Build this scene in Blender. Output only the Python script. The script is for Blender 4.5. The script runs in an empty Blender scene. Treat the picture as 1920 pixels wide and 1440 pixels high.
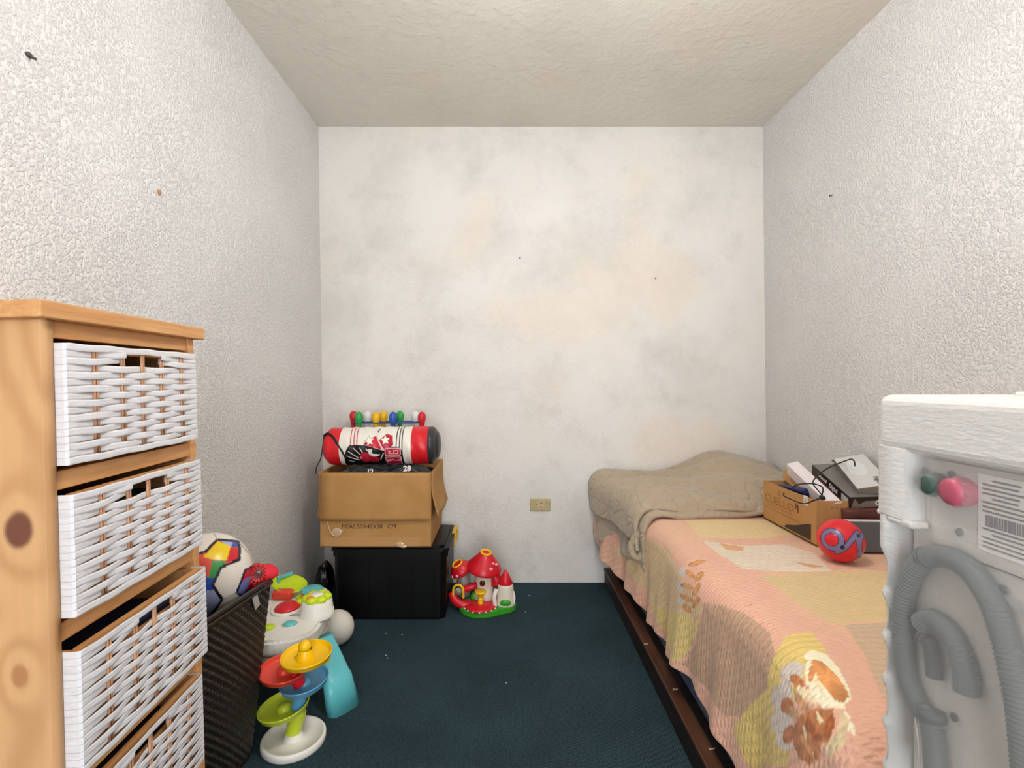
import bpy, bmesh, math, random
import numpy as np
from mathutils import Vector, Matrix, Euler
PI = math.pi
R = math.radians
random.seed(4)
rng = np.random.RandomState(7)
SC = bpy.context.scene
COL = SC.collection

# ------------------------------------------------------------------ camera, world, light, exposure
CAMH = 1.08
WL0, WL1 = -.962, -.997      # left wall x at floor / ceiling (walls are slightly out of plumb)
WR0, WR1 = 1.388, 1.362      # right wall
WB = 2.69                    # back wall y
WF = -1.25                   # wall behind the camera
H = 2.42                     # ceiling height
cam = bpy.data.cameras.new('camera'); camo = bpy.data.objects.new('camera', cam); COL.objects.link(camo)
camo.location = (0, 0, CAMH); camo.rotation_euler = (PI/2, 0, 0)
cam.sensor_width = 36; cam.lens = 36*950/1920; cam.clip_start = .02
cam.shift_x = 11/1920; cam.shift_y = -9/1920
SC.camera = camo
w = bpy.data.worlds.new('world'); SC.world = w; w.use_nodes = True
w.node_tree.nodes['Background'].inputs[0].default_value = (.85, .92, 1, 1)
w.node_tree.nodes['Background'].inputs[1].default_value = 1.0
def area(name, loc, rot, sx, sy, power, col):
    l = bpy.data.lights.new(name, 'AREA'); l.shape = 'RECTANGLE'; l.size = sx; l.size_y = sy
    l.energy = power; l.color = col
    o = bpy.data.objects.new(name, l); COL.objects.link(o); o.location = loc; o.rotation_euler = rot
    return o
area('doorway_fill', (.1, -1.35, 1.15), (R(90), 0, 0), 1.0, 2.0, 27, (.97, .98, 1))  # added fill light outside the unseen doorway, evens out the room
LAMP = (.25, 1.05, 2.08); LAMPCOL = (1, .99, .98); LAMPSTR = 40   # globe lamp hanging above the frame, built below
SC.view_settings.view_transform = 'Standard'; SC.view_settings.look = 'None'
SC.view_settings.gamma = 1; SC.view_settings.use_curve_mapping = False
SC.view_settings.exposure = 0.62

# ------------------------------------------------------------------ helpers
def s2l(c): return tuple((x/255/12.92 if x/255 <= .04045 else ((x/255+.055)/1.055)**2.4) for x in c)
def rgba(c): return (*s2l(c), 1)
class M_:
    pass
def mat(name, col, rough=.6, spec=.5, metal=0, bump=0, bscale=100, noise=0, nscale=8, alt=None, coat=0, sheen=0, attr=False, stretch=None, trans=0, bdist=.002):
    m = bpy.data.materials.new(name); m.use_nodes = True
    nt = m.node_tree; N = nt.nodes; L = nt.links; b = N['Principled BSDF']
    b.inputs['Base Color'].default_value = rgba(col)
    b.inputs['Roughness'].default_value = rough; b.inputs['Specular IOR Level'].default_value = spec
    b.inputs['Metallic'].default_value = metal; b.inputs['Coat Weight'].default_value = coat
    b.inputs['Sheen Weight'].default_value = sheen; b.inputs['Transmission Weight'].default_value = trans
    tc = N.new('ShaderNodeTexCoord'); vec = tc.outputs['Object']
    if stretch:
        mp = N.new('ShaderNodeMapping'); mp.inputs['Scale'].default_value = stretch
        L.new(vec, mp.inputs['Vector']); vec = mp.outputs[0]
    src = None
    if attr:
        a = N.new('ShaderNodeAttribute'); a.attribute_name = 'Col'; src = a.outputs['Color']
    if noise or alt:
        n = N.new('ShaderNodeTexNoise'); n.inputs['Scale'].default_value = nscale; n.inputs['Detail'].default_value = 6
        n.inputs['Roughness'].default_value = .6
        L.new(vec, n.inputs['Vector'])
        cr = N.new('ShaderNodeValToRGB'); cr.color_ramp.elements[0].position = .35; cr.color_ramp.elements[1].position = .65
        L.new(n.outputs['Fac'], cr.inputs[0])
        mx = N.new('ShaderNodeMix'); mx.data_type = 'RGBA'; mx.blend_type = 'MIX'
        L.new(cr.outputs[0], mx.inputs[0])
        if src:
            mu = N.new('ShaderNodeMix'); mu.data_type = 'RGBA'; mu.blend_type = 'MULTIPLY'; mu.inputs[0].default_value = 1
            L.new(src, mu.inputs[6]); mu.inputs[7].default_value = (1-noise,)*3+(1,)
            L.new(src, mx.inputs[6]); L.new(mu.outputs[2], mx.inputs[7])
        else:
            mx.inputs[6].default_value = rgba(col); mx.inputs[7].default_value = rgba(alt or tuple(x*(1-noise) for x in col))
        src = mx.outputs[2]
    if src: L.new(src, b.inputs['Base Color'])
    if bump:
        n2 = N.new('ShaderNodeTexNoise'); n2.inputs['Scale'].default_value = bscale; n2.inputs['Detail'].default_value = 4
        L.new(vec, n2.inputs['Vector'])
        bp = N.new('ShaderNodeBump'); bp.inputs['Strength'].default_value = bump; bp.inputs['Distance'].default_value = bdist
        L.new(n2.outputs['Fac'], bp.inputs['Height']); L.new(bp.outputs[0], b.inputs['Normal'])
    return m

class MB:
    """collects shapes; build() links them as one mesh object"""
    def __init__(s): s.v = []; s.f = []; s.mi = []; s.sm = []; s.k = 0; s.smooth = False; s.T = Matrix()
    def add(s, vs, fs):
        o = len(s.v); s.v += [tuple(s.T @ Vector(v)) for v in vs]
        for f in fs: s.f.append([i+o for i in f]); s.mi.append(s.k); s.sm.append(s.smooth)
    def bm(s, bm):
        bm.verts.index_update(); s.add([v.co for v in bm.verts], [[v.index for v in f.verts] for f in bm.faces]); bm.free()
    def box(s, a, b, bev=0, rot=None, seg=2):
        bm = bmesh.new(); bmesh.ops.create_cube(bm, size=1)
        c = [(a[i]+b[i])/2 for i in range(3)]; d = [abs(b[i]-a[i]) for i in range(3)]
        for v in bm.verts: v.co = Vector((v.co.x*d[0], v.co.y*d[1], v.co.z*d[2]))
        if bev: bmesh.ops.bevel(bm, geom=bm.edges[:], offset=min(bev, min(d)*.49), segments=seg, affect='EDGES', profile=.5)
        for v in bm.verts:
            if rot: v.co = rot @ v.co
            v.co += Vector(c)
        s.bm(bm)
    def lathe(s, prof, c=(0, 0, 0), n=40, rot=None, sx=1, sy=1, caps=True):
        vs = []; fs = []
        for r, z in prof:
            for i in range(n):
                a = 2*PI*i/n; p = Vector((r*math.cos(a)*sx, r*math.sin(a)*sy, z))
                if rot: p = rot @ p
                vs.append(tuple(p+Vector(c)))
        for j in range(len(prof)-1):
            for i in range(n):
                fs.append((j*n+i, j*n+(i+1) % n, (j+1)*n+(i+1) % n, (j+1)*n+i))
        if caps:
            if prof[0][0] > 1e-5: fs.append(tuple(range(n))[::-1])
            if prof[-1][0] > 1e-5: fs.append(tuple((len(prof)-1)*n+i for i in range(n)))
        s.add(vs, fs)
    def ell(s, c, r, n=24, rot=None):
        if not hasattr(r, '__len__'): r = (r, r, r)
        prof = [(max(math.sin(PI*i/(n//2)), 1e-4), -math.cos(PI*i/(n//2))) for i in range(n//2+1)]
        vs = []; fs = []
        for q, z in prof:
            for i in range(n):
                a = 2*PI*i/n; p = Vector((q*math.cos(a)*r[0], q*math.sin(a)*r[1], z*r[2]))
                if rot: p = rot @ p
                vs.append(tuple(p+Vector(c)))
        for j in range(len(prof)-1):
            for i in range(n): fs.append((j*n+i, j*n+(i+1) % n, (j+1)*n+(i+1) % n, (j+1)*n+i))
        s.add(vs, fs)
    def tube(s, pts, r, n=10, closed=False, rib=0, ribp=.006):
        pts = [Vector(p) for p in pts]; m = len(pts)
        rr = r if hasattr(r, '__len__') else [r]*m
        up = None; rings = []; acc = 0
        for i, p in enumerate(pts):
            t = (pts[(i+1) % m] if (closed or i < m-1) else p) - (pts[i-1] if (closed or i > 0) else p)
            t.normalize()
            if up is None:
                up = Vector((0, 0, 1)) if abs(t.z) < .9 else Vector((1, 0, 0))
            x = (up - t*up.dot(t)); x = x.normalized() if x.length > 1e-6 else t.orthogonal().normalized()
            y = t.cross(x); up = x
            if i: acc += (p-pts[i-1]).length
            q = rr[i] + (rib*math.sin(2*PI*acc/ribp) if rib else 0)
            rings.append([p + (x*math.cos(2*PI*k/n)+y*math.sin(2*PI*k/n))*q for k in range(n)])
        vs = [tuple(v) for rg in rings for v in rg]; fs = []
        for j in range(m if closed else m-1):
            for k in range(n):
                a, b = j*n, ((j+1) % m)*n
                fs.append((a+k, a+(k+1) % n, b+(k+1) % n, b+k))
        if not closed: fs += [tuple(range(n))[::-1], tuple((m-1)*n+k for k in range(n))]
        s.add(vs, fs)
    def prism(s, poly, d, M=None, bev=0):
        """poly: 2D outline in XY, extruded d along +Z, then transformed by M"""
        bm = bmesh.new(); vs = [bm.verts.new((x, y, 0)) for x, y in poly]
        f = bm.faces.new(vs); ex = bmesh.ops.extrude_face_region(bm, geom=[f])
        for e in ex['geom']:
            if isinstance(e, bmesh.types.BMVert): e.co.z += d
        bmesh.ops.recalc_face_normals(bm, faces=bm.faces)
        if bev: bmesh.ops.bevel(bm, geom=bm.edges[:], offset=bev, segments=2, affect='EDGES')
        if M:
            for v in bm.verts: v.co = M @ v.co
        s.bm(bm)
    def build(s, name, m, parent=None, local=True, recalc=True):
        me = bpy.data.meshes.new(name); me.from_pydata(s.v, [], s.f)
        ms = m if isinstance(m, (list, tuple)) else [m]
        for q in ms: me.materials.append(q)
        me.polygons.foreach_set('material_index', s.mi); me.polygons.foreach_set('use_smooth', s.sm)
        if recalc:
            bm = bmesh.new(); bm.from_mesh(me); bmesh.ops.recalc_face_normals(bm, faces=bm.faces); bm.to_mesh(me); bm.free()
        me.update()
        o = bpy.data.objects.new(name, me); COL.objects.link(o)
        if parent: o.parent = parent
        return o
def thing(name, label, cat, loc=(0, 0, 0), rot=(0, 0, 0), group=None):
    o = bpy.data.objects.new(name, None); COL.objects.link(o); o.location = loc; o.rotation_euler = rot
    o.empty_display_size = .05
    return tag(o, label, cat, group)
def tag(o, label, cat, group=None):
    o['label'] = label; o['category'] = cat
    if group: o['group'] = group
    return o
def struct(o): o['kind'] = 'structure'; return o
def catmull(P, n=12, closed=False):
    P = [Vector(p) for p in P]; out = []; m = len(P)
    for i in range(m if closed else m-1):
        p1, p2 = P[i], P[(i+1) % m]
        p0 = P[i-1] if (closed or i > 0) else p1*2-p2
        p3 = P[(i+2) % m] if (closed or i < m-2) else p2*2-p1
        for k in range(n):
            t = k/n
            out.append(.5*((2*p1)+(p2-p0)*t+(2*p0-5*p1+4*p2-p3)*t*t+(3*p1-p0-3*p2+p3)*t**3))
    if not closed: out.append(P[-1])
    return out
def inpoly(px, py, poly):
    res = np.zeros(px.shape, bool); n = len(poly)
    for i in range(n):
        x1, y1 = poly[i]; x2, y2 = poly[(i+1) % n]
        c = ((y1 > py) != (y2 > py)) & (px < (x2-x1)*(py-y1)/((y2-y1) if y2 != y1 else 1e-9)+x1)
        res ^= c
    return res
def setcol(o, C):
    me = o.data; a = me.color_attributes.new('Col', 'FLOAT_COLOR', 'POINT')
    C4 = np.ones((len(me.vertices), 4), np.float32); C4[:, :3] = C
    a.data.foreach_set('color', C4.ravel())
def L3(c): return np.array(s2l(c), np.float32)
def grid_obj(name, V, m, parent=None, wrap=False, smooth=True):
    """V: array (nu, nv, 3)"""
    nu, nv = V.shape[:2]
    idx = np.arange(nu*nv).reshape(nu, nv)
    if wrap: idx = np.vstack([idx, idx[:1]])
    q = np.stack([idx[:-1, :-1], idx[1:, :-1], idx[1:, 1:], idx[:-1, 1:]], -1).reshape(-1, 4)
    me = bpy.data.meshes.new(name)
    me.vertices.add(nu*nv); me.vertices.foreach_set('co', V.astype(np.float32).ravel())
    me.loops.add(q.size); me.loops.foreach_set('vertex_index', q.ravel().astype(np.int32))
    me.polygons.add(len(q)); me.polygons.foreach_set('loop_start', np.arange(0, q.size, 4, dtype=np.int32))
    me.polygons.foreach_set('loop_total', np.full(len(q), 4, np.int32))
    me.update(calc_edges=True); me.validate()
    me.polygons.foreach_set('use_smooth', np.full(len(me.polygons), smooth))
    me.materials.append(m)
    o = bpy.data.objects.new(name, me); COL.objects.link(o)
    if parent: o.parent = parent
    return o
def vnoise(x, y, seed=0):
    r = np.random.RandomState(seed); G = r.rand(64, 64)
    xi = np.floor(x).astype(int); yi = np.floor(y).astype(int); fx = x-xi; fy = y-yi
    fx = fx*fx*(3-2*fx); fy = fy*fy*(3-2*fy)
    g = lambda a, b: G[a % 64, b % 64]
    return (g(xi, yi)*(1-fx)+g(xi+1, yi)*fx)*(1-fy)+(g(xi, yi+1)*(1-fx)+g(xi+1, yi+1)*fx)*fy
def fbm(x, y, seed=0, o=4):
    t = 0; a = .5
    for k in range(o): t = t+a*vnoise(x*2**k, y*2**k, seed+k); a *= .5
    return t
def smoothstep(a, b, x):
    t = np.clip((x-a)/(b-a), 0, 1); return t*t*(3-2*t)
def text(name, s, size, m, M, parent=None, depth=.0004, bold=0, sx=1):
    c = bpy.data.curves.new(name, 'FONT'); c.body = s; c.size = size; c.align_x = 'CENTER'; c.align_y = 'CENTER'
    c.extrude = depth; c.offset = bold; c.resolution_u = 3
    o = bpy.data.objects.new(name, c); COL.objects.link(o)
    me = bpy.data.meshes.new_from_object(o.evaluated_get(bpy.context.evaluated_depsgraph_get()))
    bpy.data.objects.remove(o); bpy.data.curves.remove(c)
    for v in me.vertices: v.co.x *= sx
    me.transform(M); me.materials.clear(); me.materials.append(m); me.name = name
    o = bpy.data.objects.new(name, me); COL.objects.link(o)
    if parent: o.parent = parent
    return o
def solid(o, t, off=-1):
    m = o.modifiers.new('solid', 'SOLIDIFY'); m.thickness = t; m.offset = off
def subd(o, n=1):
    m = o.modifiers.new('sub', 'SUBSURF'); m.levels = n; m.render_levels = n
def frame(o, x, y):
    """matrix whose X, Y axes are x, y at origin o"""
    x = Vector(x).normalized(); y = Vector(y); y = (y-x*y.dot(x)).normalized(); z = x.cross(y)
    return Matrix(((x.x, y.x, z.x, o[0]), (x.y, y.y, z.y, o[1]), (x.z, y.z, z.z, o[2]), (0, 0, 0, 1)))

# ------------------------------------------------------------------ room shell
def stucco(name, col, blob, strength, stain=0, stain_col=(170, 160, 150), warm=None, smudge=2.2, dist=.004, flat=0):
    m = bpy.data.materials.new(name); m.use_nodes = True; nt = m.node_tree; N = nt.nodes; L = nt.links
    b = N['Principled BSDF']; b.inputs['Roughness'].default_value = .75; b.inputs['Specular IOR Level'].default_value = .3
    tc = N.new('ShaderNodeTexCoord'); v = tc.outputs['Object']
    def noise(sc, det=5, rough=.55, dis=0):
        n = N.new('ShaderNodeTexNoise'); n.inputs['Scale'].default_value = sc; n.inputs['Detail'].default_value = det
        n.inputs['Roughness'].default_value = rough; n.inputs['Distortion'].default_value = dis; L.new(v, n.inputs['Vector']); return n.outputs['Fac']
    def ramp(x, a, c):
        r = N.new('ShaderNodeMapRange'); r.inputs[1].default_value = a; r.inputs[2].default_value = c; r.interpolation_type = 'SMOOTHSTEP'
        L.new(x, r.inputs[0]); return r.outputs[0]
    def mth(op, a, c):
        q = N.new('ShaderNodeMath'); q.operation = op
        for i, z in enumerate((a, c)):
            if isinstance(z, (int, float)): q.inputs[i].default_value = z
            else: L.new(z, q.inputs[i])
        return q.outputs[0]
    big = ramp(noise(smudge, 6, .62), .42, .72)
    mid = ramp(noise(smudge*3.3, 6, .7), .5, .8)
    st = mth('MULTIPLY', mth('ADD', mth('MULTIPLY', big, .7), mth('MULTIPLY', mid, .5)), stain)
    mx = N.new('ShaderNodeMix'); mx.data_type = 'RGBA'; mx.inputs[6].default_value = rgba(col); mx.inputs[7].default_value = rgba(stain_col)
    L.new(st, mx.inputs[0]); out = mx.outputs[2]
    if warm:
        mw = N.new('ShaderNodeMix'); mw.data_type = 'RGBA'; mw.inputs[7].default_value = rgba(warm)
        L.new(mth('MULTIPLY', ramp(noise(smudge*.8, 3, .5, .4), .5, .75), .6), mw.inputs[0]); L.new(out, mw.inputs[6]); out = mw.outputs[2]
    L.new(out, b.inputs['Base Color'])
    n1 = ramp(noise(blob, 4, .6, .15), .42, .66); n2 = noise(blob*2.7, 4, .6)
    cov = mth('ADD', mth('MULTIPLY', ramp(noise(3.1, 3), .3, .6), 1-flat), flat)
    h = mth('ADD', mth('MULTIPLY', n1, cov), mth('MULTIPLY', n2, .5))
    bp = N.new('ShaderNodeBump'); bp.inputs['Strength'].default_value = strength; bp.inputs['Distance'].default_value = dist
    L.new(h, bp.inputs['Height']); L.new(bp.outputs[0], b.inputs['Normal'])
    return m
M = M_()
M.wallside = stucco('plaster_side', (235, 233, 231), 115, .8, .16, (210, 206, 200), None, 1.6, .004, .72)
M.wallback = stucco('plaster_back', (235, 232, 227), 105, .45, .6, (190, 186, 180), (240, 226, 210), 1.9, .003, .35)
M.ceil = stucco('plaster_ceiling', (222, 217, 207), 22, .35, .5, (196, 191, 182), (220, 209, 193), 1.7, .004, .5)
def slab(name, P, m, t):
    """P: four corners; t: thickness vector away from the room"""
    b = MB(); Q = [tuple(Vector(p)+Vector(t)) for p in P]
    b.add(list(P)+Q, [(0, 1, 2, 3), (4, 7, 6, 5), (0, 4, 5, 1), (1, 5, 6, 2), (2, 6, 7, 3), (3, 7, 4, 0)])
    return struct(b.build(name, m))
slab('wall_left', [(WL0, WF, 0), (WL0, WB, 0), (WL1, WB, H), (WL1, WF, H)], M.wallside, (-.12, 0, 0))
slab('wall_right', [(WR0, WF, 0), (WR0, WB, 0), (WR1, WB, H), (WR1, WF, H)], M.wallside, (.12, 0, 0))
slab('wall_back', [(WL0-.12, WB, 0), (WR0+.12, WB, 0), (WR0+.12, WB, H), (WL0-.12, WB, H)], M.wallback, (0, .12, 0))
slab('ceiling', [(WL1-.15, WF-.12, H), (WR1+.15, WF-.12, H), (WR1+.15, WB+.12, H), (WL1-.15, WB+.12, H)], M.ceil, (0, 0, .1))
b = MB()
b.box((-1.1, WF-.12, 0), (-.4, WF, H)); b.box((.6, WF-.12, 0), (1.5, WF, H)); b.box((-.4, WF-.12, 2.1), (.6, WF, H))
struct(b.build('wall_front', M.wallside))
# carpet
def carpet():
    m = bpy.data.materials.new('carpet'); m.use_nodes = True; nt = m.node_tree; N = nt.nodes; L = nt.links
    b = N['Principled BSDF']; b.inputs['Roughness'].default_value = .95; b.inputs['Specular IOR Level'].default_value = .1
    tc = N.new('ShaderNodeTexCoord'); v = tc.outputs['Object']
    mp = N.new('ShaderNodeMapping'); mp.inputs['Rotation'].default_value = (0, 0, R(28)); L.new(v, mp.inputs[0])
    wv = N.new('ShaderNodeTexWave'); wv.inputs['Scale'].default_value = 75; wv.inputs['Distortion'].default_value = 2.5
    wv.inputs['Detail'].default_value = 3; wv.inputs['Detail Scale'].default_value = 3; L.new(mp.outputs[0], wv.inputs[0])
    n = N.new('ShaderNodeTexNoise'); n.inputs['Scale'].default_value = 260; n.inputs['Detail'].default_value = 3; L.new(v, n.inputs[0])
    n3 = N.new('ShaderNodeTexNoise'); n3.inputs['Scale'].default_value = 3; n3.inputs['Detail'].default_value = 5; L.new(v, n3.inputs[0])
    mm = N.new('ShaderNodeMath'); mm.operation = 'MULTIPLY'; L.new(wv.outputs['Fac'], mm.inputs[0]); mm.inputs[1].default_value = .5
    ma = N.new('ShaderNodeMath'); ma.operation = 'ADD'; L.new(mm.outputs[0], ma.inputs[0]); L.new(n.outputs['Fac'], ma.inputs[1])
    cr = N.new('ShaderNodeValToRGB'); e = cr.color_ramp.elements; e[0].position = .45; e[0].color = rgba((16, 31, 38)); e[1].position = 1.0; e[1].color = rgba((66, 88, 96))
    L.new(ma.outputs[0], cr.inputs[0])
    mx = N.new('ShaderNodeMix'); mx.data_type = 'RGBA'; mx.blend_type = 'MULTIPLY'; mx.inputs[0].default_value = 1
    c2 = N.new('ShaderNodeValToRGB'); c2.color_ramp.elements[0].position = .3; c2.color_ramp.elements[0].color = (.75, .75, .72, 1); c2.color_ramp.elements[1].position = .7; c2.color_ramp.elements[1].color = (1.1, 1.1, 1.1, 1)
    L.new(n3.outputs['Fac'], c2.inputs[0]); L.new(cr.outputs[0], mx.inputs[6]); L.new(c2.outputs[0], mx.inputs[7])
    L.new(mx.outputs[2], b.inputs['Base Color'])
    bp = N.new('ShaderNodeBump'); bp.inputs['Strength'].default_value = .7; bp.inputs['Distance'].default_value = .003
    L.new(ma.outputs[0], bp.inputs['Height']); L.new(bp.outputs[0], b.inputs['Normal'])
    return m
slab('floor', [(WL0-.12, WF-.12, 0), (WR0+.12, WF-.12, 0), (WR0+.12, WB+.1, 0), (WL0-.12, WB+.1, 0)], carpet(), (0, 0, -.1))
M.lint = mat('pale_lint', (190, 196, 196), .9)
lp_ = None
for (x, y) in ((-.51, 2.15), (-.44, 2.14), (-.47, 1.98), (-.46, 1.96), (.115, 2.53), (.09, 2.35), (-.0, 1.80)):
    if lp_ is None:
        b_ = bpy.data.meshes.new('lint_scrap'); b_.from_pydata([(-.003, -.002, 0), (.004, -.001, 0), (.002, .003, .001), (0, 0, .003)], [], [(0, 1, 2), (0, 1, 3), (1, 2, 3), (2, 0, 3)]); b_.materials.append(M.lint)
        lp_ = bpy.data.objects.new('lint_scrap', b_); o_ = lp_
    else: o_ = lp_.copy()
    COL.objects.link(o_); o_.location = (x, y, .0006); o_['label'] = 'tiny pale scrap of lint on the dark carpet'; o_['category'] = 'lint'; o_['group'] = 'lint scraps on the carpet'
# small marks on the walls
M.dark = mat('dark_metal', (70, 66, 62), .5)
M.brownspot = mat('brown_spot', (176, 128, 92), .8)
def wx_left(z): return WL0+(WL1-WL0)*z/H
def wx_right(z): return WR0+(WR1-WR0)*z/H
def nail(x, y, z, axis, label, m, r=.003):
    b = MB(); b.smooth = True
    rot = {'y': Matrix.Rotation(PI/2, 3, 'X'), 'x': Matrix.Rotation(PI/2, 3, 'Y'), '-x': Matrix.Rotation(-PI/2, 3, 'Y')}[axis]
    b.lathe([(r*.45, -.006), (r*.45, .006), (r, .0065), (r, .008), (r*.5, .0088)], (x, y, z), 10, rot)
    return tag(b.build('nail', m), label, 'nail')
nail((975-949)*WB/950, WB-.004, CAMH-(484-711)*WB/950, 'y', 'small dark nail near the middle of the back wall', M.dark, .004)
nail((1228-949)*WB/950, WB-.004, CAMH-(522-711)*WB/950, 'y', 'tiny dark nail on the right half of the back wall', M.dark, .0033)
zz = CAMH+(711-367)/(613/1.372); nail(wx_right(zz)-.004, 950*1.372/613, zz, '-x', 'dark nail head in the right wall above the bed', M.dark, .004)
def wallmark(name, px, py, label, m, dx, dz, cat):
    s = (949-px)/.985; y = 950/s; z = CAMH-(py-711)/s; x = wx_left(z)
    b = MB(); b.smooth = True
    b.ell((x+.002, y, z), (.004, dx, dz), 12); 
    if cat == 'screw': b.tube([(x-.005, y, z), (x+.012, y+.004, z-.006)], .003, 8)
    return tag(b.build(name, m), label, cat)
wallmark('screw', 55, 103, 'dark grey screw sticking out high on the left wall', M.dark, .008, .006, 'screw')
wallmark('wall_plug', 298, 361, 'small brown plug in the left wall above the wicker chest', M.brownspot, .006, .008, 'wall plug')
# socket
M.ivory = mat('aged_ivory', (196, 186, 140), .45, noise=.12, nscale=60, alt=(170, 156, 110)); M.ivory2 = mat('ivory_socket', (205, 178, 140), .45)
t = thing('wall_socket', 'yellowed rectangular power socket low on the back wall', 'socket', ((1013-949)*WB/950, WB, CAMH-(946-711)*WB/950))
b = MB(); b.box((-.054, -.009, -.032), (.054, 0, .032), .004, seg=3); b.build('cover_plate', M.ivory, t)
b = MB(); b.lathe([(.021, 0), (.021, .002), (.018, .002), (.017, .0005)], (.004, -.009, -.002), 24, Matrix.Rotation(PI/2, 3, 'X')); b.build('socket_insert', M.ivory2, t)
b = MB(); b.box((-.001, -.0125, .009), (.009, -.0085, .012)); b.lathe([(.0035, 0), (.0035, .004)], (.004, -.0085, -.011), 12, Matrix.Rotation(PI/2, 3, 'X'))
b.lathe([(.003, 0), (.003, .001)], (-.022, -.009, .002), 12, Matrix.Rotation(PI/2, 3, 'X')); b.build('contact_hole', M.dark, t)

# ceiling lamp that lights the room (behind the top of the frame)
M.white = mat('white_plastic', (236, 234, 230), .4)
t = thing('pendant_lamp', 'round glowing globe lamp hanging from the ceiling near the doorway', 'lamp', (LAMP[0], LAMP[1], H))
b = MB(); b.smooth = True; b.lathe([(.05, 0), (.048, -.02), (.01, -.03), (.01, -.035)], n=28); b.build('ceiling_rose', M.white, t)
b = MB(); b.tube([(0, 0, -.03), (0, 0, LAMP[2]-H+.1)], .004, 8); b.build('cord', M.dark, t)
gm = bpy.data.materials.new('lamp_globe'); gm.use_nodes = True; gb_ = gm.node_tree.nodes['Principled BSDF']
gb_.inputs['Emission Color'].default_value = (*LAMPCOL, 1); gb_.inputs['Emission Strength'].default_value = LAMPSTR
b = MB(); b.smooth = True; b.ell((0, 0, LAMP[2]-H), .11, 32); b.build('globe', gm, t)

# ------------------------------------------------------------------ wicker chest of drawers
def woodmat(name, attr=True, c1=(214, 165, 112), c2=(190, 132, 78), rough=.5):
    return mat(name, c1, rough, .4, attr=attr, bump=.15, bscale=60, stretch=(1, 1, .15), noise=0 if attr else .0, alt=None if attr else c2, nscale=14)
M.woodA = mat('pine_panel', (214, 165, 112), .5, .4, attr=True, bump=.12, bscale=200, stretch=(1, 1, .1))
M.wood = mat('pine_rail', (216, 164, 108), .5, .4, alt=(196, 138, 84), nscale=16, stretch=(.35, 3, 6), bump=.1, bscale=60)
M.wood2 = mat('pine_tray', (206, 152, 98), .6, .3, alt=(185, 128, 76), nscale=14, stretch=(.4, 4, 4))
M.cavity = mat('dark_lining', (58, 34, 24), .9)
M.paper = mat('white_woven_strip', (226, 225, 227), .5, .4, noise=.06, nscale=120, stretch=(.3, .3, 1), bump=.2, bscale=300)
M.stick = mat('wood_stick', (196, 150, 116), .6, alt=(150, 104, 76), nscale=60)
CX, CY = -.5835, .655
yaw = R(90+2.8)
chest = thing('wicker_chest', 'pine chest of drawers with white woven strip fronts against the left wall', 'chest of drawers', (CX, CY, .004), (0, 0, 0))
chest.rotation_euler = (Matrix.Rotation(yaw, 3, 'Z') @ Matrix.Rotation(R(-1.55), 3, 'X')).to_euler()
CD = .34; X0, X1 = .017, .372
# near side panel with knots (front, facing the doorway)
def wood_panel(name, x, y0, y1, z0, z1, th, knots, parent):
    ny, nz = 110, 420
    Y, Z = np.meshgrid(np.linspace(y0, y1, ny), np.linspace(z0, z1, nz), indexing='ij')
    f = (Y*9+.9*fbm(Y*5+3, Z*1.6, 5)+.25*fbm(Y*20, Z*2.5, 9))
    for (ky, kz, kr) in knots:
        d = np.sqrt((Y-ky)**2+((Z-kz)*.6)**2)*(1+.3*(fbm(Y*14, Z*14, 33)-.5)); wgt = np.exp(-(d/(kr*2.3))**2)
        f = f*(1-wgt)+wgt*(d*17+.3*fbm(Y*12, Z*12, 3)+ky*9)
    g = .5+.5*np.sin(f*2*PI*2.2); g = g**1.6
    g2 = fbm(Y*120, Z*5, 8)
    C = L3((208, 162, 112))*(1-g[..., None]*.5)+L3((176, 126, 78))*(g[..., None]*.5)
    C = C*(.93+.14*g2[..., None])
    for (ky, kz, kr) in knots:
        d = np.sqrt((Y-ky)**2+((Z-kz)*.72)**2)*(1+.25*(fbm(Y*40, Z*40, 4)-.5)); a = smoothstep(kr*.62, kr*.4, d)[..., None]
        dk = L3((112, 66, 48)) if kr > .025 else L3((176, 122, 78))
        C = C*(1-a)+dk*a
    V = np.stack([np.full_like(Y, x), Y, Z], -1)
    o = grid_obj(name, V, M.woodA, parent); setcol(o, C.reshape(-1, 3)); solid(o, th, 1)
    return o
z_top = 1.157
# the panel that faces the camera
o = wood_panel('side_panel', X0, 0, CD, 0, z_top, .018, [(.036, .878, .034), (.04, .685, .020), (.16, .40, .03)], chest)
b = MB(); b.box((X1-.018, 0, 0), (X1, CD, z_top), .001); b.build('side_panel', M.wood, chest)
b = MB(); b.box((-.0, -.014, z_top), (.389, CD, z_top+.023), .002); b.build('top_board', M.wood, chest)
b = MB(); b.box((X0+.018, CD-.006, .03), (X1-.018, CD, z_top)); b.build('back_panel', M.wood2, chest)
zz = [(1.128, .958, .014), (.918, .750, .018), (.706, .536, .022), (.494, .324, .010), (.282, .112, .010)]
rails = [z_top-.024, .937, .729, .516, .304, .092]
for i, z in enumerate(rails):
    b = MB()
    if i == 0: b.box((X0+.018, .004, 1.133), (X1-.018, .03, z_top), .001)
    else:
        b.box((X0+.018, .004, z-.013), (X1-.018, .03, z+.013), .001); b.box((X0+.018, .03, z-.012), (X1-.018, CD-.006, z-.004))
    b.build('rail', M.wood, chest)
SX = [.17, .35, .5, .66, .85]
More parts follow.
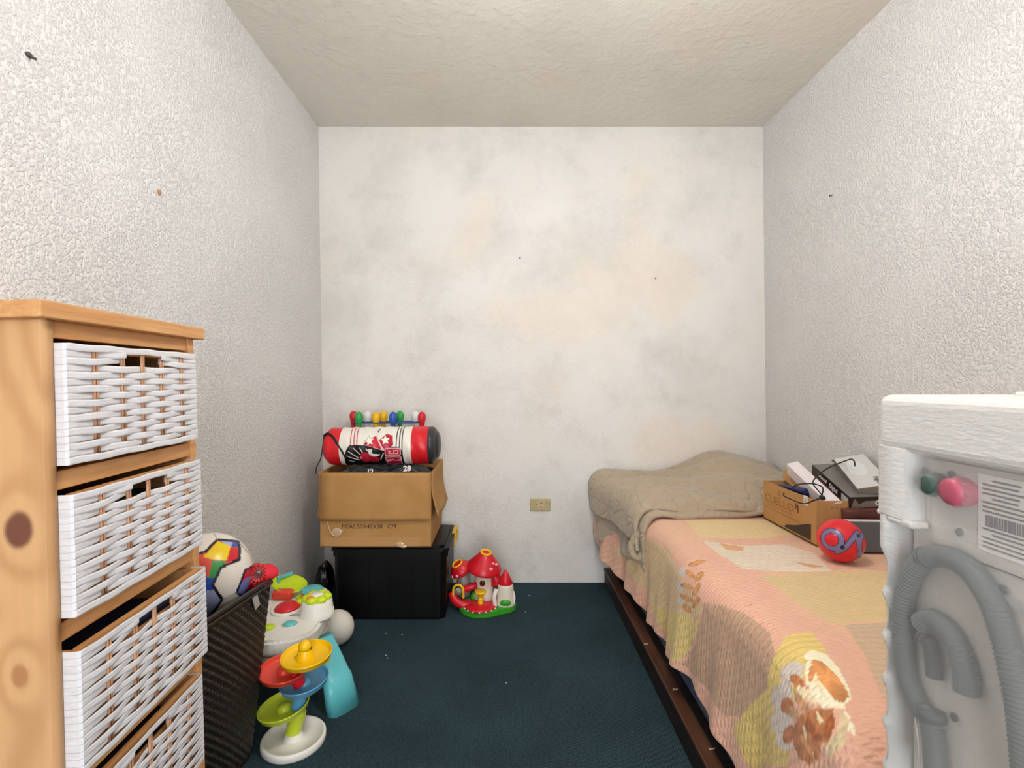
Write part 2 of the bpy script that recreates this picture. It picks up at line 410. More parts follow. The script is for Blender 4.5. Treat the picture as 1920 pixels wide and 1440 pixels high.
def drawer_mesh():
    W = X1-X0-.04; Hd = .168; n = 17; pitch = Hd/n
    pan = MB()
    for r in range(n):
        z0 = r*pitch; ph = 1 if r % 2 else -1
        knots = [(0, 0)] + [(SX[k], ph*(1 if k % 2 else -1)) for k in range(5)] + [(1, 0)]
        if r in (0, n-1): knots = [(a, .9) for a, _ in knots]; knots[0] = (0, .3); knots[-1] = (1, .3)
        segs = [(0, 1)]
        if r in (n-2, n-3): segs = [(0, .365), (.645, 1)]
        for (a0, a1) in segs:
            N_ = 56; L_ = []
            for i in range(N_+1):
                u = a0+(a1-a0)*i/N_
                for k in range(len(knots)-1):
                    if knots[k][0] <= u <= knots[k+1][0]+1e-9:
                        tt = (u-knots[k][0])/(knots[k+1][0]-knots[k][0]); tt = tt*tt*(3-2*tt)
                        off = knots[k][1]*(1-tt)+knots[k+1][1]*tt; break
                dz = 0
                if len(segs) == 2:       # strips gathered beside the handle slot
                    e = max(0, 1-abs(u-(.365 if a0 == 0 else .645))/.2); dz = (.003 if r == n-2 else .0055)*e
                else: dz = .0006*math.sin(u*23+r*1.7)
                L_.append((u*W, -off*.0026, z0+dz))
            hh = pitch*.5*1.02; nn = len(L_)
            if a0 == 0: L_ = [(-.0004, .028, z0), (-.0006, .004, z0), (0.001, -.0002, z0)] + L_[1:]
            if a1 == 1: L_ = L_[:-1] + [(W-.001, -.0002, z0), (W+.0006, .004, z0), (W+.0004, .028, z0)]
            tw = .35 if r not in (0, n-1) else 0
            vs = []; fs = []
            for (x, y, z) in L_:
                zc = z+pitch/2; t2 = .0007
                hq = hh*(.955 if (y > .003 or x < .002 or x > W-.002) else 1)
                vs += [(x, y+t2, zc-hq), (x, y, zc-hq), (x, y-t2, zc-hh*.55), (x, y-t2, zc+hh*.55), (x, y, zc+hq)]
            for i in range(len(L_)-1):
                for k in range(5): fs.append((i*5+k, i*5+(k+1) % 5, (i+1)*5+(k+1) % 5, (i+1)*5+k))
            pan.add(vs, fs)
    # narrow top and bottom binding
    return pan, W, Hd
pan, DW, DH = drawer_mesh()
tray = MB(); tray.box((.002, .006, .002), (DW-.002, .3, .008)); 
for a, c in (((0.001, .004, .002), (.009, .3, DH-.002)), ((DW-.009, .004, .002), (DW-.001, .3, DH-.002)), ((.009, .29, .002), (DW-.009, .3, DH-.002)), ((.009, .008, .002), (DW-.009, .014, DH-.034)), ((.009, .006, DH-.012), (DW-.009, .016, DH-.0005))):
    tray.box(a, c)
d0 = tray.build('drawer', M.wood2, chest)
p0 = pan.build('woven_front', M.paper, d0)
l0 = MB(); l0.box((.0115, .016, .01), (DW-.0115, .288, DH-.05), .01); lining = l0.build('folded_contents', M.cavity, d0)
st0 = []
for k in range(5):
    b = MB(); b.smooth = True
    xx = SX[k]*DW
    for dx in ((-.0028, .0028) if k != 2 else (-.0022, .0022)): b.tube([(xx+dx, .0005, .006), (xx+dx, .0005, DH-.006)], .0021, 8)
    st0.append(b.build('stake', M.stick, d0))
M.greencloth = mat('green_cloth', (28, 48, 34), .9); M.navycloth = mat('navy_cloth', (40, 44, 74), .9)
def place_drawer(d, i):
    zt, zb, out = zz[i]
    d.location = (X0+.020, -out, zb)
place_drawer(d0, 0)
for i in range(1, 5):
    d = d0.copy(); COL.objects.link(d); d.parent = chest
    for ch in [p0, lining]+st0:
        c = ch.copy(); COL.objects.link(c); c.parent = d
        if ch is lining and i in (1, 2):
            c.data = ch.data.copy(); c.data.materials.clear(); c.data.materials.append(M.greencloth if i == 1 else M.navycloth)
    place_drawer(d, i)

# ------------------------------------------------------------------ laundry basket
M.rattan = mat('dark_plastic_rattan', (38, 32, 29), .32, .6)
bx = thing('laundry_basket', 'tall dark brown woven plastic laundry basket beside the wicker chest', 'basket', (-.838, 1.324, 0), (0, 0, R(-7.7)))
HB = .5
def rrect(t, hx, hy, r):
    """t in 0..1 around a rounded rectangle; returns x, y, nx, ny"""
    sx, sy = hx-r, hy-r; P = 2*(2*sx+2*sy)+2*PI*r; s = t*P
    segs = [('l', (hx, -sy), (0, 1), 2*sy), ('a', (sx, sy), 0, PI*r/2), ('l', (sx, hy), (-1, 0), 2*sx), ('a', (-sx, sy), PI/2, PI*r/2),
            ('l', (-hx, sy), (0, -1), 2*sy), ('a', (-sx, -sy), PI, PI*r/2), ('l', (-sx, -hy), (1, 0), 2*sx), ('a', (sx, -sy), 1.5*PI, PI*r/2)]
    for k, p, d, Ln in segs:
        if s <= Ln+1e-9:
            if k == 'l': return p[0]+d[0]*s, p[1]+d[1]*s, d[1], -d[0]
            a = d+s/r; return p[0]+r*math.cos(a), p[1]+r*math.sin(a), math.cos(a), math.sin(a)
        s -= Ln
    return hx, -sy, 1, 0
nu, nv = 460, 190
V = np.zeros((nu, nv, 3))
for i in range(nu):
    for_t = i/nu
    x, y, nx, ny = rrect(for_t, .122, .208, .03)
    z = np.linspace(.012, HB-.02, nv); k = .74+.26*(z/HB)
    row = z/.0115; colp = for_t*92
    wv = np.sin(2*PI*colp/2+PI*np.floor(row)) * np.abs(np.sin(PI*row))**.6
    h = .0028*wv*smoothstep(0, .02, HB-.02-z)
    V[i, :, 0] = x*k+nx*h; V[i, :, 1] = y*k+ny*h; V[i, :, 2] = z
o = grid_obj('woven_body', V, M.rattan, bx, wrap=True)
b = MB()
b.prism([rrect(i/60, .122*.745, .208*.745, .02)[:2] for i in range(60)], .012)
b.build('bottom', M.rattan, bx)
b = MB(); b.smooth = True
for (zr, rr_, gx) in ((HB-.004, .006, .004), (HB-.02, .0045, .002)):
    b.tube([(*[q*1.0 for q in rrect(i/80, .122+gx, .208+gx, .033)[:2]], zr) for i in range(80)], rr_, 8, closed=True)
vs = []; fs = []
for i in range(80):
    x, y, nx, ny = rrect(i/80, .124, .21, .033); vs += [(x, y, HB-.024), (x, y, HB-.002)]
for i in range(80): j = (i+1) % 80; fs.append((2*i, 2*j, 2*j+1, 2*i+1))
b.add(vs, fs); b.build('rim', M.rattan, bx)
b = MB(); b.box((.124, .10, HB-.062), (.1265, .122, HB-.022), .001, rot=Matrix.Rotation(R(20), 3, 'X')); lb = b.build('care_label', mat('label_grey', (170, 168, 160), .7), bx)
def lump(name, cx, cy, z, hx, hy, m, amp=.02, seed=1, n=50, parent=None, base=None):
    u, v = np.meshgrid(np.linspace(-1, 1, n), np.linspace(-1, 1, n), indexing='ij')
    X = cx+u*hx; Y = cy+v*hy
    e = np.clip(1-np.maximum(abs(u), abs(v))**6, 0, 1)
    ridge = 1-abs(2*fbm(X*14, Y*14, seed)-1)*2
    Z = z+amp*(ridge*.6+.8*(fbm(X*8, Y*8, seed+5)-.5))*e-(1-e)*amp*1.5
    o = grid_obj(name, np.stack([X, Y, Z], -1), m, parent); solid(o, .012, -1); return o
M.darkcloth = mat('charcoal_cloth', (48, 48, 50), .9, .2, bump=.3, bscale=300, sheen=.3)
o = lump('dark_clothes', -.838, 1.324, .40, .095, .17, M.darkcloth, .03, 3)
tag(o, 'dark clothes bundled inside the laundry basket under the balls', 'clothes')
# multicoloured football
def ball(name, c, r, colf, m, n=240, parent=None):
    th, ph = np.meshgrid(np.linspace(0, 2*PI, n, endpoint=False), np.linspace(1e-3, PI-1e-3, n//2), indexing='ij')
    D = np.stack([np.cos(th)*np.sin(ph), np.sin(th)*np.sin(ph), np.cos(ph)], -1)
    C, h = colf(D)
    o = grid_obj(name, D*(r+h[..., None]), m, parent, wrap=True); setcol(o, C.reshape(-1, 3)); o.location = c
    return o
gphi = (1+5**.5)/2
ico = []
for a in (-1, 1):
    for c_ in (-gphi, gphi): ico += [(0, a, c_), (a, c_, 0), (c_, 0, a)]
ico = np.array(ico); ico = ico/np.linalg.norm(ico[0])
dod = []
for i in range(12):
    for j in range(i):
        for k in range(j):
            if ico[i]@ico[j] > .4 and ico[j]@ico[k] > .4 and ico[i]@ico[k] > .4: q = ico[i]+ico[j]+ico[k]; dod.append(q/np.linalg.norm(q))
dod = np.array(dod)
def football(D):
    nrm = Matrix(((1, 0, 0), (0, 1, 0), (0, 0, 1)))
    f_ = np.array([.44, -.84, .31]); f_ /= np.linalg.norm(f_); r_ = np.cross(f_, [0, 0, -1.]); r_ = np.cross([0, 0, 1.], f_); r_ = r_/np.linalg.norm(r_)*1; u_ = np.cross(f_, r_)
    X_, Y_, F_ = D @ r_, D @ u_, D @ f_
    px = 392+74*X_; py = 1077-74*Y_; fr = F_ > 0
    # back of the ball: regular panels
    d = np.concatenate([np.arccos(np.clip(D @ ico.T, -1, 1))*1.14, np.arccos(np.clip(D @ dod.T, -1, 1))], -1)
    o_ = np.argsort(d, -1); c0 = o_[..., 0]; c1 = o_[..., 1]
    gap = np.take_along_axis(d, o_[..., 1:2], -1)[..., 0]-np.take_along_axis(d, o_[..., 0:1], -1)[..., 0]
    colored = np.zeros(32, bool); colored[[1, 4, 7, 9, 10, 13, 18]] = True
    seeds = np.random.RandomState(12).randn(60, 3); seeds /= np.linalg.norm(seeds, axis=1)[:, None]
    pal = np.array([L3(c) for c in ((214, 36, 42), (248, 214, 20), (40, 90, 190), (70, 160, 80), (226, 90, 70), (170, 176, 222))])
    WH = L3((240, 232, 222)); C = np.where((colored[c0] & ~fr)[..., None], pal[np.argmax(D @ seeds.T, -1) % 6], WH)
    C = np.where((~fr & (colored[c0] != colored[c1]) & (gap < .05))[..., None], L3((18, 18, 34)), C)
    def P(poly, c): C[fr & inpoly(px, py, poly)] = L3(c)
    R1 = [(330, 1052), (366, 1043), (392, 1037), (400, 1027), (408, 1019), (441, 1026), (444, 1040), (443, 1059), (415, 1068), (403, 1095), (417, 1122), (398, 1147), (366, 1152), (330, 1140)]
    R2 = [(475, 1070), (453, 1079), (439, 1115), (449, 1124), (475, 1100)]
    def grow(poly, k):
        c_ = np.array(poly).mean(0); return [tuple(c_+(np.array(p)-c_)*(1+k/np.linalg.norm(np.array(p)-c_))) for p in poly]
    def outline_(poly, wd, c):
        for (a, b_) in zip(poly, poly[1:]+poly[:1]):
            a = np.array(a, float); b_ = np.array(b_, float); v = b_-a; Ln = np.hypot(*v); v /= Ln
            t_ = np.clip((px-a[0])*v[0]+(py-a[1])*v[1], 0, Ln); C[fr & (np.hypot(px-a[0]-t_*v[0], py-a[1]-t_*v[1]) < wd)] = L3(c)
    P(R1, (226, 84, 70)); P([(388, 1046), (409, 1022), (430, 1034), (425, 1058), (400, 1052)], (250, 216, 16)); P([(410, 1021), (442, 1028), (432, 1036)], (176, 180, 226))
    P([(432, 1027), (443, 1028), (444, 1038), (430, 1035)], (60, 84, 180)); P([(429, 1036), (444, 1038), (443, 1059), (423, 1061)], (214, 30, 44)); P([(402, 1054), (424, 1058), (414, 1068), (405, 1088), (396, 1082)], (58, 156, 74))
    P([(390, 1080), (405, 1084), (402, 1108), (386, 1100)], (34, 80, 180)); P([(370, 1078), (392, 1080), (386, 1102), (366, 1106)], (206, 26, 46)); P([(330, 1104), (386, 1100), (405, 1104), (416, 1122), (398, 1146), (366, 1152), (330, 1140)], (160, 172, 220))
    P([(366, 1128), (386, 1134), (378, 1152), (362, 1150)], (230, 150, 60)); P(R2, (120, 130, 190)); P([(470, 1070), (454, 1080), (446, 1098), (470, 1086)], (206, 30, 50))
    outline_(R1, 2.3, (14, 16, 34)); outline_(R2, 1.8, (30, 20, 44))
    outline_([(417, 1122), (440, 1116)], .7, (176, 164, 156)); outline_([(444, 1030), (458, 1050)], .7, (176, 164, 156)); outline_([(400, 1003), (408, 1019)], .7, (176, 164, 156))
    return C, np.where(fr, 0, -.0012*np.exp(-(gap/.02)**2))
M.ballm = mat('glossy_ball', (240, 235, 228), .3, .5, attr=True)
tag(ball('football', (-.83, 1.41, .536), .112, football, M.ballm), 'white football with black-edged multicoloured patches in the laundry basket', 'ball')
def webball(D):
    P = D @ np.array(Matrix.Rotation(R(50), 3, 'X') @ Matrix.Rotation(R(30), 3, 'Y'))
    az = np.arctan2(P[..., 1], P[..., 0]); el = np.arccos(np.clip(P[..., 2], -1, 1))
    k = az/(2*PI)*14; l1 = np.abs(k-np.round(k))/14*2*PI*np.sin(el) < .035
    sag = np.cos((k-np.floor(k)-.5)*PI)*.07
    q = (el+sag)/.33; l2 = np.abs(q-np.round(q)) < .09
    C = np.where((l1 | l2)[..., None], L3((70, 8, 14)), L3((222, 26, 36))); return C, -.0006*(l1 | l2)
tag(ball('red_ball', (-.728, 1.474, .502), .041, webball, M.ballm, 200), 'small red ball with dark curved seam lines in the laundry basket', 'ball')
M.redp = mat('red_plastic', (216, 32, 44), .35, .5)
M.redcloth = mat('pinkish_red_cloth', (222, 44, 62), .7, .3)
b = MB(); b.smooth = True
b.ell((0, 0, 0), (.030, .032, .017), 24, Matrix.Rotation(R(25), 3, 'Y')); b.ell((-.018, -.012, -.008), (.022, .02, .014), 20)
o = b.build('toy_cap', M.redcloth); o.location = (-.700, 1.49, .515)
tag(o, 'pinkish red toy cap resting on the far corner of the basket rim', 'toy')

# ------------------------------------------------------------------ black bin, carton, bag, pins
M.blackp = mat('black_bin_plastic', (4, 4, 5), .4, .4, bump=.1, bscale=18)
M.yellowp = mat('yellow_plastic', (236, 190, 30), .4)
binT = thing('storage_bin', 'large black plastic storage bin on the carpet under the open carton', 'storage bin', (-.523, 2.455, 0))
BX, BY, BZ = .262, .19, .31
def taper_box(hx, hy, z0, z1, k, th, r=.02, n=48):
    b = MB(); b.smooth = True; vs = []; fs = []
    rings = [(z0, k, 0), (z0+.01, k+.01, 0), (z1-.03, 1-.002, 0), (z1-.03, 1.0, .006), (z1, 1.0, .006), (z1, 1.0, -th), (z0+th, k, -th)]
    for (z, q, e) in rings:
        for i in range(n):
            x, y, nx, ny = rrect(i/n, hx*q, hy*q, r); vs.append((x+nx*e, y+ny*e, z))
    for j in range(len(rings)-1):
        for i in range(n): fs.append((j*n+i, j*n+(i+1) % n, (j+1)*n+(i+1) % n, (j+1)*n+i))
    fs += [tuple(range(n))[::-1], tuple((len(rings)-1)*n+i for i in range(n))]
    b.smooth = False; b.add(vs, fs); return b
b = taper_box(BX-.008, BY-.008, 0, BZ, .97, .004)
for xx in (-.2, -.1, 0, .1, .2): b.box((xx-.004, -BY*.985+.001, .03), (xx+.004, -BY*.97+.004, .26), .001)
b.build('tub', M.blackp, binT)
b = MB(); b.prism([rrect(i/48, BX+.004, BY+.004, .025)[:2] for i in range(48)], .014, Matrix.Translation((0, 0, BZ-.004)), .002)
b.prism([rrect(i/48, BX-.02, BY-.02, .02)[:2] for i in range(48)], .010, Matrix.Translation((0, 0, BZ+.008)), .002)
b.build('lid', M.blackp, binT)
b = MB(); b.box((BX+.006, .03, BZ-.05), (BX+.014, .15, BZ-.035), .003); b.box((BX+.006, .035, BZ-.05), (BX+.013, .05, BZ+.018), .003); b.box((BX+.006, .13, BZ-.05), (BX+.013, .145, BZ+.018), .003); b.box((BX-.005, .035, BZ+.010), (BX+.013, .145, BZ+.02), .003)
b.build('latch', M.yellowp, binT)
LIDZ = BZ+.018
M.card = mat('cardboard', (190, 145, 92), .85, .15, alt=(180, 134, 80), nscale=9, bump=.1, bscale=120)
M.cardin = mat('cardboard_inside', (176, 130, 80), .9, .1)
M.ink = mat('black_ink', (62, 44, 32), .8)
M.tape = mat('clear_tape', (205, 175, 140), .12, .9, coat=.6)
box = thing('open_carton', 'brown cardboard carton with folded-down flaps on the black storage bin', 'box', (-.583, 2.452, LIDZ+.002), (0, 0, 0))
cx, cy, ch = .2475, .19, .333; th = .004
b = MB()
b.box((-cx, -cy, 0), (cx, cy, th)); b.box((-cx, -cy, 0), (cx, -cy+th, ch), .001); b.box((-cx, cy-th, 0), (cx, cy, ch), .001)
b.box((-cx, -cy+th, 0), (-cx+th, cy-th, ch), .001); b.box((cx-th, -cy+th, 0), (cx, cy-th, ch), .001)
b.build('body', M.card, box)
def flap(w_, l_, M4, bend=.0):
    nx_, ny_ = 10, 14; U, Vv = np.meshgrid(np.linspace(-.5, .5, nx_), np.linspace(0, 1, ny_), indexing='ij')
    P = np.stack([U*w_, Vv*l_, bend*np.sin(Vv*PI)*np.ones_like(U)+.003*np.sin(U*9+Vv*4)*Vv], -1)
    o = grid_obj('flap', P, M.card, box, smooth=True)
    o.data.transform(M4); solid(o, .004, 0); return o
flap(.49, .212, frame((0, -cy-.004, ch), (1, 0, 0), (0, -.04, -1)))
flap(.49, .212, frame((0, cy+.004, ch), (-1, 0, 0), (0, .03, -1)))
flap(.375, .205, frame((cx+.004, 0, ch), (0, 1, 0), (.14, 0, -1)), .012)
flap(.375, .205, frame((-cx-.004, 0, ch), (0, -1, 0), (-.05, 0, -1)), .004)
text('printed_text', 'MEAS:50X42X38   CM', .026, M.ink, frame((-.03, -cy-.0006, .092), (1, 0, 0), (0, 0, 1)), box)
b = MB(); b.smooth = True
b.tube(catmull([(-.215, -cy-.002, .118), (-.205, -cy-.003, .08), (-.19, -cy-.004, .056), (-.168, -cy-.004, .05), (-.15, -cy-.003, .062), (-.14, -cy-.002, .085)], 6), .0022, 8)
b.ell((-.172, -cy-.002, .066), (.024, .0035, .02), 16)
b.build('tape_blister', M.tape, box)
b = MB(); b.smooth = True; b.ell((.11, -cy-.002, .012), (.02, .004, .012), 16); b.ell((.125, -cy-.003, .004), (.016, .005, .007), 14); b.build('tape_blister', M.tape, box)
b = MB(); b.box((-.23, -cy-.0008, .004), (.2, -cy, .045), 0); b.build('tape_strip', mat('tape_film', (196, 148, 96), .25, .6), box)
BR = LIDZ+.002+ch       # carton rim
# clothes inside
o = lump('grey_clothes', -.583, 2.40, BR-.012, .225, .125, M.darkcloth, .035, 11, 70)
tag(o, 'charcoal garments bulging over the front rim of the open carton', 'clothes')
M.wtext = mat('white_print', (232, 228, 222), .7)
ms_ = text('printed_letters', '28', .035, M.wtext, frame((.135, -.108, .024), (1, 0, .05), (0, .45, .9)), bold=.0012, depth=.0012)
ms2 = text('printed_letters', '12', .03, M.wtext, frame((-.03, -.119, .012), (1, 0, 0), (0, .5, .9)), bold=.001, depth=.0012)
for q in (ms_, ms2): q.parent = o; q.matrix_parent_inverse = Matrix(); q.location = (-.583, 2.40, BR-.012)
M.shirt2 = mat('black_cloth', (20, 19, 22), .85, .2)
o = lump('black_clothes', -.583, 2.53, BR-.03, .235, .09, M.shirt2, .02, 23, 40)
tag(o, 'black clothes lying in the back of the open carton under the skittles', 'clothes')
# punch bag
bagz = .769
def bagcols(A, PHI):
    px = 615+205*A; vis = np.abs(PHI) <= PI/2; py = 838-35*np.sin(np.clip(PHI, -PI/2, PI/2))
    py = np.where(vis, py, 999.)
    C = np.zeros(A.shape+(3,), np.float32); C[:] = L3((240, 236, 224))
    def P(poly, c): C[inpoly(px, py, poly)] = L3(c)
    RED = (222, 28, 40); CR = (196, 24, 62); BK = (12, 10, 12)
    C[(px < 646)] = L3(RED); C[(px > 776)] = L3(RED); C[px > 805.5] = L3((52, 52, 54)); C[px < 617.5] = L3((120, 20, 26))
    cur = (py-838)**2*.004
    for x0 in (667.5, 673.5, 679):
        C[(np.abs(px-x0+cur*.6) < .9) & (py < 835)] = L3((206, 60, 76))
    for x0 in (750, 755.5, 760.5): C[(np.abs(px-x0) < 1.0) & (py < 850)] = L3((60, 54, 52))
    P([(690, 831), (697, 824), (712, 816), (727, 842), (700, 834)], (214, 30, 54))
    P([(716, 825), (722, 822), (731, 813), (743, 817), (745, 833), (736, 838), (728, 840)], CR)
    def star(cx_, cy_, r, c, rot=0):
        P([(cx_+(r if i % 2 == 0 else r*.45)*math.sin(i*PI/5+rot), cy_-(r if i % 2 == 0 else r*.45)*math.cos(i*PI/5+rot)) for i in range(10)], c)
    star(701, 825.5, 10.5, (150, 60, 66), -.25); star(701, 825.5, 9, (250, 246, 232), -.25)
    star(730, 824, 10.5, (150, 60, 66), -.15); star(730, 824, 9, (250, 246, 232), -.15)
    P([(711, 814), (714, 814), (727, 841), (724, 841)], (244, 214, 206))
    P([(713, 809), (716, 805), (718, 806), (715, 812)], (120, 112, 104))
    P([(652, 880), (655, 855), (659, 842), (665, 832), (690, 832), (706, 836), (727, 843), (731, 838), (738, 836), (756, 836), (761, 846), (763, 880)], BK)
    for a, d in (((672, 837), (684, 850)), ((663, 843), (681, 857)), ((659, 852), (682, 861)), ((661, 862), (672, 863.5)), ((684, 837), (689, 846)), ((695, 838), (697, 843)), ((727, 847), (720, 860))):
        v = np.array(d)-np.array(a); Ln = np.hypot(*v); v = v/Ln
        tt = (px-a[0])*v[0]+(py-a[1])*v[1]; dd = np.abs(-(px-a[0])*v[1]+(py-a[1])*v[0]); C[(tt > 0) & (tt < Ln) & (dd < .75)] = L3((226, 220, 214))
    C[((px-693)/10)**2+((py-855)/9.5)**2 < 1] = L3((184, 26, 52)); C[((px-708)/10)**2+((py-859)/6.5)**2 < 1] = L3((168, 22, 46))
    C[((px-685)/2.2)**2+((py-856)/2.8)**2 < 1] = L3((232, 130, 150))
    P([(697, 841), (702, 839), (707, 840), (706, 848), (720, 850), (719, 852), (708, 854), (701, 851)], (236, 230, 220))
    # letters N G, turned a quarter
    P([(729, 840), (732, 838), (755, 838), (758, 841), (758, 851), (755, 853.5), (731, 853.5), (729, 851)], (236, 170, 176))
    P([(730.5, 841), (733, 839.5), (754, 839.5), (756.5, 842), (756.5, 850), (754, 852), (733, 852), (730.5, 850)], (190, 26, 62))
    P([(735.5, 843), (741, 843), (741, 845.5), (738, 845.5), (738, 848), (752, 848), (752, 843.5), (747, 843.5), (747, 846), (744.5, 846), (744.5, 842), (754, 842), (754, 849.8), (735.5, 849.8)], (236, 170, 176))
    P([(729, 854.5), (758, 854.5), (758, 872), (729, 872)], (236, 170, 176))
    P([(730.5, 856), (756.5, 856), (756.5, 859), (741, 863.5), (756.5, 863.5), (756.5, 870), (730.5, 870), (730.5, 866), (745, 860), (730.5, 860)], (180, 24, 58))
    return C
nA, nT = 520, 360
A = np.linspace(0, 1, nA); PH = np.linspace(-PI, PI, nT, endpoint=False)
PHg, Ag = np.meshgrid(PH, A, indexing='ij')
Lb, rb = .512, .087
e = np.minimum(Ag, 1-Ag)*Lb; rr_ = rb*np.sqrt(np.clip(1-((.028-np.minimum(e, .028))/.028)**2*.45, 0, 1))
rr_ = rr_+.0012*np.sin(Ag*60+PHg*3)
V = np.stack([(Ag-.5)*Lb, -rr_*np.cos(PHg), rr_*np.sin(PHg)], -1)
bagE = thing('punch_bag', 'red, white and black toy punch bag lying across the open carton', 'punch bag', (-.578, 2.375, bagz), (0, R(-.8), 0))
M.bagm = mat('bag_vinyl', (240, 235, 228), .35, .5, attr=True, bump=.12, bscale=25)
o = grid_obj('bag_body', V, M.bagm, bagE, wrap=True); setcol(o, bagcols(Ag, PHg).reshape(-1, 3))
M.bagend = mat('bag_end_black', (44, 44, 46), .35); M.bagred = mat('bag_end_red', (216, 30, 40), .4)
b = MB(); b.smooth = True; b.lathe([(.0001, .017), (.04, .013), (.062, .005), (.0655, -.003)], (Lb/2, 0, 0), 40, Matrix.Rotation(PI/2, 3, 'Y'), caps=False); b.build('end_cap', M.bagend, bagE)
b = MB(); b.smooth = True; b.lathe([(.0001, .012), (.04, .009), (.062, .004), (.0655, -.003)], (-Lb/2, 0, 0), 40, Matrix.Rotation(-PI/2, 3, 'Y'), caps=False); b.build('end_cap', M.bagred, bagE)
M.strap = mat('black_strap', (16, 15, 17), .6)
b = MB(); b.smooth = True
def onbag(x, ph, r=.0895): return (x, -r*math.cos(ph), r*math.sin(ph))
b.tube(catmull([(-Lb/2-.003, -.045, .055), onbag(-.235, R(48)), onbag(-.205, R(33)), onbag(-.185, R(14)), onbag(-.165, R(-6)), onbag(-.15, R(-30))], 8), [.0055]*25+[.004]*16, 8)
b.build('strap', M.strap, bagE)
b = MB(); b.smooth = True
b.tube(catmull([(-Lb/2-.003, -.045, .055), (-.268, -.04, .0), (-.275, -.045, -.05), (-.289, -.055, -.082), (-.290, -.07, -.115)], 8), .0028, 8)
b.build('strap', M.strap, bagE)
# skittles in a carrier
M.pin = {k: mat('pin_'+k, c, .35, .5) for k, c in dict(red=(206, 28, 44), green=(44, 160, 78), white=(232, 230, 228), yellow=(240, 186, 16), blue=(44, 88, 176)).items()}
pp = [(663, 'red', 1), (673, 'green', 0), (689, 'white', 1), (705, 'yellow', 0), (719, 'yellow', 1), (737, 'blue', 0), (750, 'green', 1), (779, 'white', 1), (791, 'red', 0)]
pz = BR-.006
rackT = thing('skittle_carrier', 'blue plastic carrier holding the skittles behind the punch bag', 'carrier', (-.60, 2.57, pz))
M.bluep = mat('blue_rack', (40, 70, 140), .4)
b = MB(); b.smooth = True
for z in (.205,):
    ring = [(.175*math.cos(a), .052*math.sin(a), z) for a in np.linspace(0, 2*PI, 48, endpoint=False)]
    b.tube(ring, .0032, 8, closed=True)
    b.tube([(-.175, 0, z), (.175, 0, z)], .003, 8)
b.build('top_ring', M.bluep, rackT)
b = MB(); b.prism([(.185*math.cos(a), .06*math.sin(a)) for a in np.linspace(0, 2*PI, 48, endpoint=False)], .004, Matrix.Translation((0, 0, .0))); b.build('base_plate', M.bluep, rackT)
b = MB(); b.smooth = True; b.lathe([(.006, .004), (.006, .2), (.012, .21), (.013, .225), (.009, .245), (.003, .25)], (.03, 0, 0), 16); b.build('handle', mat('grey_blue_plastic', (70, 100, 140), .45), rackT)
prof = [(.017, 0), (.021, .01), (.026, .05), (.024, .10), (.016, .15), (.012, .175), (.0125, .19), (.017, .208), (.0205, .225), (.0195, .24), (.013, .251), (.004, .256), (.0001, .2565)]
b = MB(); b.smooth = True; b.lathe(prof, n=28); proto = None
order = {'red': 'red skittle', 'green': 'green skittle', 'white': 'white skittle', 'yellow': 'yellow skittle', 'blue': 'blue skittle'}
labels = ['red skittle at the left end of the row behind the punch bag', 'green skittle beside the leftmost red one in front', 'white skittle between the front green and the yellow skittles',
          'front yellow skittle overlapping the taller yellow one', 'rear yellow skittle peeking between the front yellow and blue', 'only blue skittle, in the middle of the row',
          'rear green skittle right of the blue one', 'white skittle touching the rightmost red one', 'red skittle at the right end of the row']
for i, (px, c, back) in enumerate(pp):
    y = 2.605 if back else 2.535
    if proto is None: proto = b.build('skittle', M.pin[c]); o = proto
    else:
        o = proto.copy(); o.data = proto.data.copy(); o.data.materials.clear(); o.data.materials.append(M.pin[c]); COL.objects.link(o)
    tag(o, labels[i], 'skittle', 'skittles in the carrier'); o.location = ((px-949)*y/950, y, pz+.004)
# black bundle left of the bin
o = lump('plastic_bag', 0, 0, 0, .1, .1, M.shirt2); bpy.data.objects.remove(o)
u, v = np.meshgrid(np.linspace(0, 2*PI, 60, endpoint=False), np.linspace(.001, PI-.001, 40), indexing='ij')
D = np.stack([np.cos(u)*np.sin(v), np.sin(u)*np.sin(v), np.cos(v)], -1)
rad = 1+.25*(fbm(D[..., 0]*3+5+D[..., 2]*2, D[..., 1]*3+5, 31)-.5)*2
V = D*rad[..., None]*np.array([.042, .07, .11]); V[..., 2] = np.maximum(V[..., 2], -.105); V[..., 0] -= .012*(V[..., 2] < 0)
o = grid_obj('plastic_bag', V, mat('black_film', (10, 10, 14), .22, .6, bump=.5, bscale=30, bdist=.01), None, wrap=True)
o.location = (-.855, 2.40, .105); tag(o, 'crumpled black plastic bag between the left wall and the storage bin', 'bag')

